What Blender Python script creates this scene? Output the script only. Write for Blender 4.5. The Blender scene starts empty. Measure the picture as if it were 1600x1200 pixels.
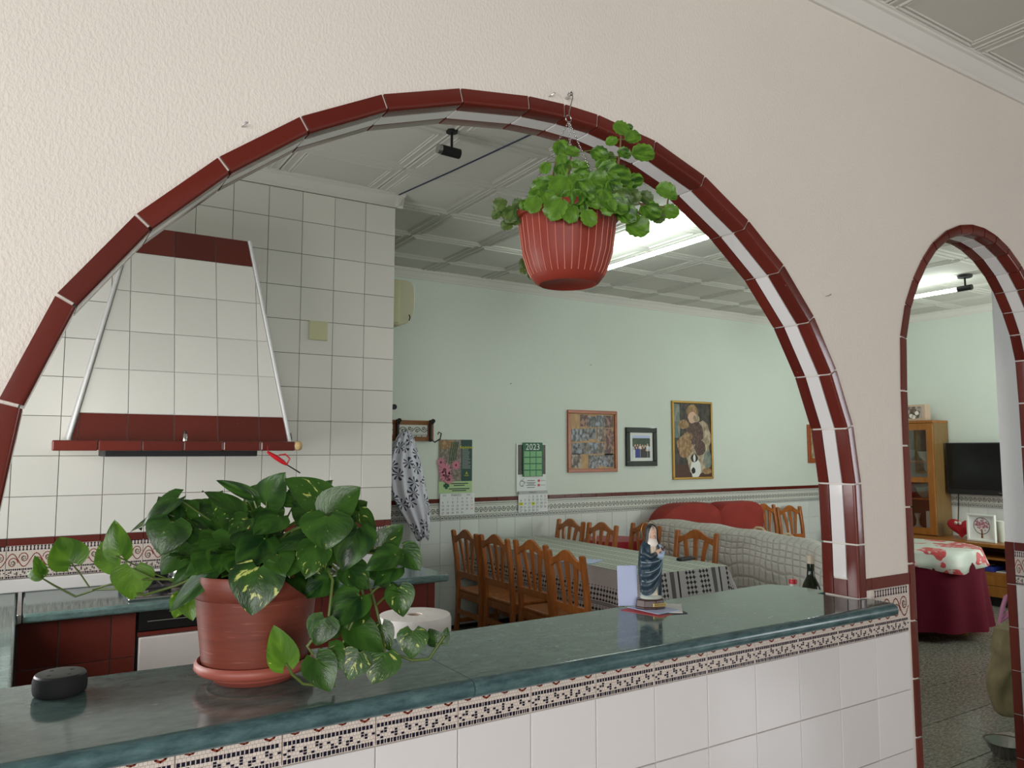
import bpy, bmesh, math, random
from mathutils import Vector, Matrix
from mathutils.geometry import tessellate_polygon

random.seed(7)
C = bpy.context.scene.collection
S = bpy.context.scene

# ------------------------------------------------------------------ camera
CAM = Vector((0, 0, 1.6)); FPX = 1200.0
TH, PI_ = math.radians(32.2), math.radians(5.0)
FW = Vector((math.sin(TH)*math.cos(PI_), math.cos(TH)*math.cos(PI_), math.sin(PI_)))
RT = Vector((math.cos(TH), -math.sin(TH), 0)); UPV = RT.cross(FW)
cd = bpy.data.cameras.new('camera'); cam = bpy.data.objects.new('camera', cd); C.objects.link(cam)
cd.sensor_fit = 'HORIZONTAL'; cd.sensor_width = 36.0; cd.lens = 36.0*FPX/1600.0
cd.clip_start = 0.02; cd.clip_end = 100
cam.location = CAM
cam.rotation_euler = Matrix((RT, UPV, -FW)).transposed().to_euler()
S.camera = cam

# ------------------------------------------------------------------ world, window and added light, exposure
S.view_settings.view_transform = 'Standard'; S.view_settings.look = 'None'
S.view_settings.gamma = 1.0; S.view_settings.use_curve_mapping = False
S.view_settings.exposure = 0.12
w = bpy.data.worlds.new('world'); S.world = w; w.use_nodes = True
w.node_tree.nodes['Background'].inputs[0].default_value = (0.75, 0.86, 1.0, 1)
w.node_tree.nodes['Background'].inputs[1].default_value = 1.0

def area(name, loc, rot, sx, sy, power, col):
    d = bpy.data.lights.new(name, 'AREA'); d.shape = 'RECTANGLE'; d.size = sx; d.size_y = sy
    d.energy = power; d.color = col
    o = bpy.data.objects.new(name, d); C.objects.link(o); o.location = loc; o.rotation_euler = rot
    return o
R90 = math.pi/2
# daylight through the windows of the front room (behind the camera) and of the kitchen (left)
area('daylight_front_window', (-1.75, -3.26, 1.75), (R90, 0, 0), 2.4, 1.9, 125, (1.0, 0.972, 0.935))
area('daylight_side_window', (-3.26, -0.6, 1.6), (R90, 0, -R90), 1.9, 1.6, 55, (0.92, 0.95, 1.0))
area('fill_front_right', (6.56, -2.4, 1.65), (R90, 0, R90), 1.3, 1.7, 46, (0.95, 0.97, 1.0))  # added unseen light, evens out the darker right end of the arch wall
area('daylight_kitchen_window', (-0.71, 3.05, 1.5), (R90, 0, -R90), 1.5, 0.8, 30, (1.0, 0.985, 0.96))
area('fill_dining', (7.8, 1.67, 1.7), (R90, 0, 0), 1.7, 1.3, 52, (0.93, 1.0, 0.95))  # added unseen light, tinted green, brightens the dining room wall

# pixel -> point helpers (the camera solved from the photograph); used to read real positions off known planes
def ray(x, y): return FW + RT*((x-800)/FPX) - UPV*((y-600)/FPX)
def onY(x, y, Y): d = ray(x, y); return CAM + d*(Y/d.y)
def onX(x, y, X): d = ray(x, y); return CAM + d*(X/d.x)
def onZ(x, y, Z): d = ray(x, y); return CAM + d*((Z-1.6)/d.z)
def atD(x, y, D): return CAM + ray(x, y)*D

# ------------------------------------------------------------------ materials
MT = {}
def lin(c): return tuple(((v/255)/12.92 if v/255 <= .04045 else ((v/255+.055)/1.055)**2.4) for v in c)
class NT:
    def __init__(s, name):
        s.m = bpy.data.materials.new(name); s.m.use_nodes = True; s.t = s.m.node_tree
        s.b = s.t.nodes['Principled BSDF']; MT[name] = s.m
    def n(s, typ, **kw):
        nd = s.t.nodes.new(typ)
        for k, v in kw.items():
            if k.startswith('i_'):
                key = k[2:]; key = int(key) if key.isdigit() else key.replace('_', ' ')
                s.put(nd.inputs[key], v)
            else: setattr(nd, k, v)
        return nd
    def put(s, inp, v):
        if hasattr(v, 'is_output') or isinstance(v, bpy.types.NodeSocket): s.t.links.new(v, inp)
        else: inp.default_value = v
    def set(s, **kw):
        names = dict(col='Base Color', rough='Roughness', metal='Metallic', normal='Normal', trans='Transmission Weight', coat='Coat Weight', spec='Specular IOR Level', emit='Emission Color', estr='Emission Strength', alpha='Alpha', sheen='Sheen Weight')
        for k, v in kw.items():
            if k == 'col' and isinstance(v, tuple) and len(v) == 3: v = (*v, 1)
            if k == 'emit' and isinstance(v, tuple) and len(v) == 3: v = (*v, 1)
            s.put(s.b.inputs[names[k]], v)
        return s
    def math(s, op, a, b=0.0, c=None):
        nd = s.n('ShaderNodeMath', operation=op); s.put(nd.inputs[0], a); s.put(nd.inputs[1], b)
        if c is not None: s.put(nd.inputs[2], c)
        return nd.outputs[0]
    def mix(s, f, a, b):
        nd = s.n('ShaderNodeMix', data_type='RGBA'); s.put(nd.inputs[0], f)
        s.put(nd.inputs[6], (*a, 1) if isinstance(a, tuple) and len(a) == 3 else a)
        s.put(nd.inputs[7], (*b, 1) if isinstance(b, tuple) and len(b) == 3 else b); return nd.outputs[2]
    def coord(s, k='Object'): return s.n('ShaderNodeTexCoord').outputs[k]
    def mapped(s, k='Object', scale=(1, 1, 1)):
        return s.n('ShaderNodeMapping', i_Vector=s.coord(k), i_Scale=scale).outputs[0]
    def noise(s, vec, scale, detail=3, rough=.5):
        return s.n('ShaderNodeTexNoise', i_Vector=vec, i_Scale=scale, i_Detail=detail, i_Roughness=rough).outputs[0]
    def ramp(s, f, lo, hi): 
        return s.n('ShaderNodeMapRange', i_0=f, i_1=lo, i_2=hi).outputs[0]
    def bump(s, h, strength=.3, dist=.01):
        return s.n('ShaderNodeBump', i_Height=h, i_Strength=strength, i_Distance=dist).outputs[0]
    def rnd(s): return s.n('ShaderNodeObjectInfo').outputs['Random']

def simple(name, rgb, rough=.5, metal=0, bump=None, vary=0.0, **kw):
    m = NT(name); col = lin(rgb)
    if vary:
        k = m.noise(m.mapped(), kw.pop('vs', 6.0), 4)
        a = tuple(c*(1-vary) for c in col); b = tuple(min(1, c*(1+vary)) for c in col)
        m.set(col=m.mix(m.ramp(k, .3, .7), a, b))
    else: m.set(col=col)
    m.set(rough=rough, metal=metal, **kw)
    if bump: m.set(normal=m.bump(m.noise(m.mapped(), bump[0], 3), bump[1], bump[2] if len(bump) > 2 else .004))
    return m.m

def plaster(name, rgb, scale, st, dist):
    m = NT(name); v = m.mapped()
    k = m.noise(v, 1.3, 4); col = lin(rgb)
    m.set(col=m.mix(m.ramp(k, .3, .7), tuple(c*.955 for c in col), col), rough=.75)
    h = m.noise(m.mapped(scale=(1, 1, .6)), scale, 2, .55)
    m.set(normal=m.bump(m.ramp(h, .35, .7), st, dist)); return m.m
plaster('plaster_cream', (230, 222, 212), 150, .26, .004)
plaster('plaster_green', (219, 227, 217), 60, .12, .004)
plaster('plaster_white', (226, 226, 226), 85, .2, .004)
plaster('cornice', (222, 219, 212), 8, .03, .003)

def glazed(name, rgb, var=.05, rough=.12, wav=.12):
    m = NT(name); col = lin(rgb)
    m.set(col=m.mix(m.rnd(), tuple(c*(1-var) for c in col), tuple(min(1, c*(1+var)) for c in col)), rough=rough)
    m.set(normal=m.bump(m.noise(m.mapped(), 9, 2), wav, .006)); return m.m
glazed('tile_white', (228, 224, 223))
glazed('tile_kitchen', (228, 226, 219))
glazed('tile_grey', (222, 226, 222))
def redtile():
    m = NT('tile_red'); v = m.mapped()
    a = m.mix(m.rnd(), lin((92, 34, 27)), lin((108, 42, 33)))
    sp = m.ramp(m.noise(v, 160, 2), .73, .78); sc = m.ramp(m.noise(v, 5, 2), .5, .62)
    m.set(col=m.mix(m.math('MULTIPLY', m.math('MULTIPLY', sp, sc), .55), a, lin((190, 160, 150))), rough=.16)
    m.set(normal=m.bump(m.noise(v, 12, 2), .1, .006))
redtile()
simple('grout', (222, 216, 206), .85)
simple('grout_dark', (122, 118, 110), .9)
simple('mortar_ochre', (206, 176, 128), .85, bump=(40, .6, .01))

def counter():
    m = NT('laminate_green'); v = m.mapped(scale=(2.2, 5, 5))
    a = m.noise(v, 8, 8, .7); b = m.noise(m.mapped(scale=(1, 3, 2)), 34, 5, .7)
    c = m.mix(m.ramp(a, .36, .66), lin((74, 95, 93)), lin((101, 124, 120)))
    c = m.mix(m.math('MULTIPLY', m.ramp(b, .62, .72), .75), c, lin((150, 172, 170)))
    m.set(col=c, rough=.1, normal=m.bump(b, .02, .001))
counter()
def laminate_edge():
    m = NT('laminate_edge'); v = m.mapped(scale=(1.2, 5, 3))
    a = m.noise(v, 14, 8, .68)
    c = m.mix(m.ramp(a, .36, .66), lin((56, 80, 84)), lin((90, 118, 119)))
    m.set(col=c, rough=.2)
laminate_edge()

def mosaic_base(name, rgb, line, sc):
    m = NT(name)
    br = m.n('ShaderNodeTexBrick', i_Vector=m.coord('UV'), i_Color1=(*lin(rgb), 1), i_Color2=(*[c*.93 for c in lin(rgb)], 1), i_Mortar=(*lin(line), 1), i_Scale=sc)
    br.offset = .5; br.inputs['Mortar Size'].default_value = .035; br.inputs['Brick Width'].default_value = 1.0; br.inputs['Row Height'].default_value = 1.0
    m.set(col=br.outputs[0], rough=.15)
mosaic_base('mosaic_cream', (226, 214, 204), (122, 84, 70), 26)
simple('mosaic_navy', (30, 28, 48), .2); simple('mosaic_red', (140, 62, 44), .2); simple('mosaic_green', (66, 84, 56), .2)
simple('print_grey', (216, 218, 210), .18); simple('print_dark', (52, 54, 50), .3); simple('print_white', (228, 231, 226), .25)

def wood(name, c1, c2, rough=.35, sc=(2, 18, 18)):
    m = NT(name); v = m.mapped(scale=sc)
    k = m.noise(v, 3.0, 6, .6)
    m.set(col=m.mix(m.ramp(k, .3, .72), lin(c1), lin(c2)), rough=rough)
wood('wood_chair', (150, 82, 34), (184, 112, 54), .3, (14, 14, 2))
wood('wood_cabinet', (140, 86, 32), (168, 108, 46), .35, (8, 8, 1.5))
wood('wood_side', (120, 92, 52), (136, 106, 62), .4, (8, 8, 1.5))
wood('wood_frame', (150, 72, 34), (176, 92, 46), .35)
wood('wood_dark', (66, 38, 26), (88, 52, 34), .45)
wood('wood_rack', (120, 76, 36), (150, 98, 50), .4)
simple('black_matte', (24, 24, 26), .55); simple('black_gloss', (12, 14, 15), .08); simple('iron_black', (20, 20, 22), .45)
simple('steel', (190, 190, 188), .25, 1.0); simple('chrome', (200, 198, 195), .18, 1.0)
simple('gold', (190, 150, 80), .35, .8); simple('brass_plate', (214, 190, 120), .35, .6)
simple('paper_white', (240, 240, 238), .8, vary=.02); simple('tissue', (238, 232, 228), .9, bump=(60, .4, .004))
simple('card_blue', (196, 208, 240), .7); simple('card_red', (196, 70, 74), .6); simple('card_dark', (80, 74, 76), .7)
simple('plastic_red', (206, 28, 40), .35); simple('plastic_pink', (206, 132, 168), .4)
simple('plastic_cream', (206, 204, 164), .4); simple('plastic_ac', (200, 200, 170), .4)
simple('oven_white', (206, 198, 194), .35)
simple('speaker_cloth', (26, 27, 30), .85, bump=(420, .5, .002)); simple('speaker_top', (34, 36, 37), .42)
simple('bottle_glass', (26, 34, 16), .06); simple('bottle_foil', (206, 192, 170), .4)
simple('soil', (40, 30, 24), .95, bump=(60, 1, .02))
simple('cable_blue', (34, 44, 72), .5); simple('stem_green', (86, 104, 44), .45); simple('stem_brown', (112, 86, 58), .6)
simple('red_fabric', (150, 50, 42), .85, vary=.1, bump=(220, .25, .002))
simple('burgundy', (84, 12, 30), .85, vary=.12, spec=.15)
simple('red_cloth', (168, 24, 46), .45)
simple('skin_paint', (214, 176, 152), .5); simple('robe_cream', (222, 210, 188), .5, vary=.06); simple('mantle', (34, 54, 66), .38, vary=.2, vs=30)
simple('mantle_trim', (150, 176, 190), .4); simple('veil_black', (38, 36, 40), .45); simple('veil_white', (236, 228, 218), .5); simple('robe_blue', (176, 200, 226), .5)
simple('plinth', (62, 36, 32), .35); simple('stone_grey', (176, 182, 170), .6)
simple('tv_screen', (10, 12, 13), .14); simple('heart_red', (176, 22, 38), .8)
simple('jug_white', (214, 220, 206), .4); simple('book_white', (206, 208, 206), .6); simple('book_blue', (46, 60, 150), .5)
simple('bag_beige', (196, 172, 140), .7); simple('sack', (150, 136, 102), .9, vary=.25, vs=9, bump=(90, .4, .006)); simple('sack_grey', (128, 126, 116), .9, vary=.1)
simple('mount_white', (232, 234, 228), .8); simple('photo_grey', (120, 118, 112), .5)
simple('box_tan', (196, 170, 148), .6); simple('ceramic', (206, 200, 186), .4)

def terracotta():
    m = NT('terracotta'); v = m.mapped(scale=(1, 1, 14))
    k = m.noise(v, 5, 5, .6); c = m.mix(m.ramp(k, .3, .7), lin((102, 46, 34)), lin((126, 60, 44)))
    s_ = m.ramp(m.noise(m.mapped(scale=(2, 2, 26)), 6, 4), .62, .72)
    m.set(col=m.mix(m.math('MULTIPLY', s_, .35), c, lin((180, 120, 100))), rough=.42)
terracotta()
simple('saucer_clay', (158, 82, 68), .45, vary=.06); simple('pot_plastic', (134, 50, 37), .46, vary=.12, spec=.3); simple('pot_line', (196, 112, 92), .5)

def ceilmat():
    m = NT('ceiling_panel'); k = m.noise(m.mapped(), 2, 3)
    m.set(col=m.mix(m.rnd(), lin((204, 202, 194)), lin((210, 208, 201))), rough=.8)
ceilmat(); simple('ceiling_base', (84, 80, 74), .9)
simple('ceiling_bead', (206, 204, 196), .5)

def granite(name, a, b, c):
    m = NT(name); v = m.mapped(scale=(10, 26, 10))
    k = m.noise(v, 3.2, 6, .75); k2 = m.noise(m.mapped(scale=(18, 40, 18)), 3, 4, .8)
    col = m.mix(m.ramp(k, .4, .62), lin(a), lin(b)); col = m.mix(m.ramp(k2, .55, .66), col, lin(c))
    m.set(col=col, rough=.2)
granite('granite', (92, 88, 79), (152, 148, 136), (52, 50, 46))
simple('floor_joint', (38, 36, 33), .8)

def leafmat(name, dark, light, cream, amount, streak=(2.2, 7, 1)):
    m = NT(name); uv = m.coord('UV'); r = m.rnd()
    off = m.n('ShaderNodeCombineXYZ', i_0=m.math('MULTIPLY', r, 37.0), i_1=m.math('MULTIPLY', r, 91.0), i_2=0.0).outputs[0]
    sep = m.n('ShaderNodeSeparateXYZ', i_Vector=uv)
    ax = m.math('ABSOLUTE', m.math('SUBTRACT', sep.outputs[0], .5))
    # veins sweep forward from the midrib
    sh = m.n('ShaderNodeCombineXYZ', i_0=m.math('MULTIPLY', sep.outputs[0], 2.0), i_1=m.math('SUBTRACT', sep.outputs[1], m.math('MULTIPLY', ax, 1.1)), i_2=0.0).outputs[0]
    v = m.n('ShaderNodeVectorMath', operation='ADD', i_0=sh, i_1=off).outputs[0]
    v2 = m.n('ShaderNodeMapping', i_Vector=v, i_Scale=streak).outputs[0]
    k = m.noise(v2, 1.6, 5, .6)
    base = m.mix(r, lin(dark), lin(light))
    base = m.mix(m.ramp(m.noise(v2, .6, 2), .4, .65), base, tuple(c*1.35 for c in lin(light)))
    thr = m.math('SUBTRACT', .69, m.math('MULTIPLY', m.math('POWER', m.math('FRACT', m.math('MULTIPLY', r, 7.31)), 2.0), amount))
    var = m.math('MULTIPLY', m.math('SUBTRACT', k, thr), 22.0); var.node.use_clamp = True
    col = m.mix(var, base, lin(cream))
    mid = m.math('LESS_THAN', ax, .012)
    col = m.mix(m.math('MULTIPLY', mid, .5), col, lin(light))
    m.set(col=col, rough=.27, spec=.38, normal=m.bump(m.noise(v2, 3, 2), .2, .004))
    # thin leaf: some light passes through
    tr = m.n('ShaderNodeBsdfTranslucent', i_Color=col); ms = m.n('ShaderNodeMixShader', i_0=.22, i_1=m.b.outputs[0], i_2=tr.outputs[0])
    m.t.links.new(ms.outputs[0], m.t.nodes['Material Output'].inputs[0])
leafmat('leaf_pothos', (24, 52, 22), (52, 86, 30), (196, 204, 112), .115, (1.3, 3.2, 1))
leafmat('leaf_pothos_light', (64, 106, 28), (90, 128, 36), (196, 202, 104), .09, (1.3, 3, 1))
leafmat('leaf_ivy', (38, 72, 20), (90, 130, 42), (120, 160, 70), .05, (3, 3, 1))
leafmat('leaf_ivy_dark', (58, 84, 40), (84, 104, 52), (120, 130, 70), .05, (3, 3, 1))

def emis(name, col, st):
    m = NT(name); m.set(col=(.9, .9, .9), emit=col, estr=st)
emis('tube_light', (.88, 1.0, .93), 34.0)

def palmshirt():
    m = NT('shirt_print'); uv = m.coord('UV')
    vo = m.n('ShaderNodeTexVoronoi', i_Vector=uv, i_Scale=5.6, i_Randomness=.9, voronoi_dimensions='2D')
    d = m.n('ShaderNodeVectorMath', operation='SUBTRACT', i_0=uv, i_1=vo.outputs['Position']).outputs[0]
    sp = m.n('ShaderNodeSeparateXYZ', i_Vector=d)
    ang = m.math('ARCTAN2', sp.outputs[1], sp.outputs[0])
    wv = m.math('SINE', m.math('ADD', m.math('MULTIPLY', ang, 7.0), m.math('MULTIPLY', m.noise(uv, 9, 2), 9.0)))
    a = m.math('GREATER_THAN', m.math('ADD', wv, m.math('MULTIPLY', m.noise(uv, 22, 3), .7)), .62)
    b = m.math('LESS_THAN', vo.outputs['Distance'], .42)
    col = m.mix(m.math('MULTIPLY', a, b), lin((226, 226, 238)), lin((66, 72, 88)))
    m.set(col=col, rough=.9)
palmshirt()

def tablecloth():
    # printed bands: grey weave with rows of dark rosettes and thin stripes; UV in metres, u along the hem, v down from the edge
    m = NT('cloth_side'); uv = m.coord('UV'); sp = m.n('ShaderNodeSeparateXYZ', i_Vector=uv); u, v = sp.outputs[0], sp.outputs[1]
    def fr(x, p): return m.math('FRACT', m.math('DIVIDE', x, p))
    fu = m.math('SUBTRACT', fr(u, .033), .5); fv = m.math('SUBTRACT', fr(v, .033), .5)
    r = m.math('SQRT', m.math('ADD', m.math('MULTIPLY', fu, fu), m.math('MULTIPLY', fv, fv)))
    an = m.math('ARCTAN2', fv, fu)
    ros = m.math('LESS_THAN', r, m.math('ADD', .34, m.math('MULTIPLY', m.math('COSINE', m.math('MULTIPLY', an, 4.0)), .08)))
    band = m.math('MULTIPLY', m.math('GREATER_THAN', v, .12), m.math('LESS_THAN', v, .22))
    band2 = m.math('MULTIPLY', m.math('GREATER_THAN', v, .255), m.math('LESS_THAN', v, .29))
    ln = m.math('MULTIPLY', m.math('GREATER_THAN', v, .225), m.math('LESS_THAN', v, .25))
    ln = m.math('MULTIPLY', ln, m.math('GREATER_THAN', fr(v, .008), .5))
    dark = m.math('MAXIMUM', m.math('MULTIPLY', ros, m.math('MAXIMUM', band, band2)), ln)
    soft = m.math('MULTIPLY', m.math('LESS_THAN', v, .11), m.math('MULTIPLY', m.math('LESS_THAN', r, .42), m.math('GREATER_THAN', r, .3)))
    base = m.mix(m.math('MULTIPLY', soft, .35), lin((196, 190, 190)), lin((140, 136, 138)))
    m.set(col=m.mix(dark, base, lin((44, 42, 44))), rough=.85)
    # end fall: vertical bands
    m = NT('cloth_end'); uv = m.coord('UV'); sp = m.n('ShaderNodeSeparateXYZ', i_Vector=uv); u, v = sp.outputs[0], sp.outputs[1]
    def fr(x, p): return m.math('FRACT', m.math('DIVIDE', x, p))
    fu = m.math('SUBTRACT', fr(u, .033), .5); fv = m.math('SUBTRACT', fr(v, .033), .5)
    r = m.math('SQRT', m.math('ADD', m.math('MULTIPLY', fu, fu), m.math('MULTIPLY', fv, fv)))
    an = m.math('ARCTAN2', fv, fu)
    ros = m.math('LESS_THAN', r, m.math('ADD', .36, m.math('MULTIPLY', m.math('COSINE', m.math('MULTIPLY', an, 4.0)), .08)))
    p = fr(u, .4)
    bd = m.math('MULTIPLY', m.math('GREATER_THAN', p, .0), m.math('LESS_THAN', p, .56))
    gap = m.math('MULTIPLY', m.math('GREATER_THAN', p, .25), m.math('LESS_THAN', p, .31))
    ros = m.math('MULTIPLY', m.math('MULTIPLY', ros, bd), m.math('SUBTRACT', 1.0, gap))
    st = m.math('MULTIPLY', m.math('GREATER_THAN', p, .64), m.math('LESS_THAN', p, .74))
    st2 = m.math('MULTIPLY', m.math('GREATER_THAN', p, .82), m.math('LESS_THAN', p, .86))
    dark = m.math('MAXIMUM', ros, m.math('MAXIMUM', m.math('MULTIPLY', st, .8), st2))
    m.set(col=m.mix(dark, lin((190, 184, 186)), lin((40, 38, 42))), rough=.85)
    m = NT('cloth_top'); uv = m.coord('UV'); sp = m.n('ShaderNodeSeparateXYZ', i_Vector=uv); u, v = sp.outputs[0], sp.outputs[1]
    pu = fr2 = m.math('FRACT', m.math('DIVIDE', u, .165)); pv = m.math('FRACT', m.math('DIVIDE', v, .045))
    band = m.math('MULTIPLY', m.math('GREATER_THAN', pu, .18), m.math('LESS_THAN', pu, .82))
    cell = m.math('MULTIPLY', band, m.math('GREATER_THAN', pv, .3))
    ln = m.math('MULTIPLY', m.math('GREATER_THAN', pu, .46), m.math('LESS_THAN', pu, .54))
    cell = m.math('MULTIPLY', cell, m.math('SUBTRACT', 1.0, ln))
    edge = m.math('LESS_THAN', pu, .05)
    dark = m.math('MAXIMUM', m.math('MULTIPLY', cell, .62), m.math('MULTIPLY', edge, .8))
    m.set(col=m.mix(dark, lin((206, 212, 200)), lin((92, 96, 86))), rough=.7)
tablecloth()

def quilt():
    m = NT('quilt'); uv = m.coord('UV')
    wob = m.n('ShaderNodeTexNoise', i_Vector=uv, i_Scale=5.0, i_Detail=2.0)
    wv = m.n('ShaderNodeVectorMath', operation='MULTIPLY_ADD', i_0=wob.outputs[1], i_1=(.05, .05, 0), i_2=uv).outputs[0]
    sp = m.n('ShaderNodeSeparateXYZ', i_Vector=wv)
    fu = m.math('ABSOLUTE', m.math('SUBTRACT', m.math('FRACT', m.math('DIVIDE', sp.outputs[0], .055)), .5))
    fv = m.math('ABSOLUTE', m.math('SUBTRACT', m.math('FRACT', m.math('DIVIDE', sp.outputs[1], .055)), .5))
    e = m.math('MAXIMUM', fu, fv)
    h = m.math('SUBTRACT', 1.0, m.ramp(e, .3, .5))
    h2 = m.math('ADD', h, m.math('MULTIPLY', m.noise(uv, 26, 3), .8))
    m.set(col=m.mix(m.ramp(e, .4, .5), lin((216, 213, 206)), lin((190, 186, 178))), rough=.9, normal=m.bump(h2, .6, .012))
quilt()
def floral():
    m = NT('cloth_floral'); v = m.mapped(scale=(1, 1, 1)); k = m.noise(v, 4.2, 2); k2 = m.noise(v, 24, 4)
    c = m.mix(m.math('GREATER_THAN', k, .54), lin((196, 202, 190)), lin((190, 70, 72)))
    c = m.mix(m.math('MULTIPLY', m.math('GREATER_THAN', k2, .57), m.math('GREATER_THAN', k, .47)), c, lin((206, 196, 190)))
    m.set(col=c, rough=.45)
floral()
def blurprint(name, cols, scale, det=3):
    m = NT(name); k = m.noise(m.mapped(), scale, det, .6); k2 = m.noise(m.mapped(scale=(1.3, 1, .8)), scale*1.7, 2)
    a = m.mix(m.ramp(k, .35, .65), lin(cols[0]), lin(cols[1])); m.set(col=m.mix(m.ramp(k2, .48, .62), a, lin(cols[2])), rough=.45)
for i, cs in enumerate([((110, 104, 96), (60, 56, 54), (150, 160, 176)), ((150, 160, 170), (96, 80, 62), (40, 38, 40)), ((92, 34, 40), (60, 52, 48), (160, 120, 96)), ((176, 182, 190), (110, 96, 80), (58, 60, 70)), ((56, 52, 50), (120, 96, 76), (170, 160, 150))]):
    blurprint('photo_%d' % i, cs, 15)
blurprint('photo_kraft', ((176, 136, 84), (164, 124, 74), (186, 148, 96)), 8)
blurprint('paint_dark', ((62, 54, 48), (84, 74, 64), (46, 42, 40)), 9)
blurprint('paint_green', ((120, 132, 122), (96, 108, 100), (140, 146, 134)), 8)
blurprint('paint_cream', ((178, 160, 130), (140, 120, 96), (200, 186, 160)), 12)
blurprint('paint_fur', ((160, 124, 82), (128, 96, 62), (178, 146, 104)), 16)
blurprint('paint_plum', ((86, 64, 58), (66, 48, 48), (112, 84, 72)), 30)
blurprint('trees_print', ((48, 66, 40), (70, 86, 60), (40, 52, 38)), 40)
blurprint('cal_stone', ((128, 118, 108), (96, 88, 82), (148, 136, 124)), 20)
simple('cal_green', (26, 70, 62), .5); simple('cal_lime', (176, 206, 150), .6); simple('cal_white', (232, 236, 236), .6); simple('cal_text', (40, 48, 56), .6)
simple('cal_red', (206, 70, 76), .6); simple('cal_yellow', (222, 226, 40), .6); simple('cal_pink', (206, 130, 150), .6); simple('cal_plum', (112, 44, 66), .6)
simple('cal_leaf', (66, 92, 60), .6); simple('cal_darkgreen', (22, 96, 60), .5); simple('cal_mint', (130, 186, 134), .6); simple('cal_silver', (168, 170, 168), .35)
simple('glass_amber', (86, 62, 34), .1)
def glassmat():
    m = NT('glass_pane'); m.set(col=(.95, .97, .96), rough=.03, trans=1.0)
    m.b.inputs['IOR'].default_value = 1.45
    # architectural pane: mostly straight-through with a weak mirror
    tr = m.n('ShaderNodeBsdfTransparent', i_Color=(.86, .86, .84, 1)); gl = m.n('ShaderNodeBsdfGlossy', i_Roughness=.03)
    ms = m.n('ShaderNodeMixShader', i_0=.1, i_1=tr.outputs[0], i_2=gl.outputs[0])
    m.t.links.new(ms.outputs[0], m.t.nodes['Material Output'].inputs[0])
glassmat()

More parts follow.
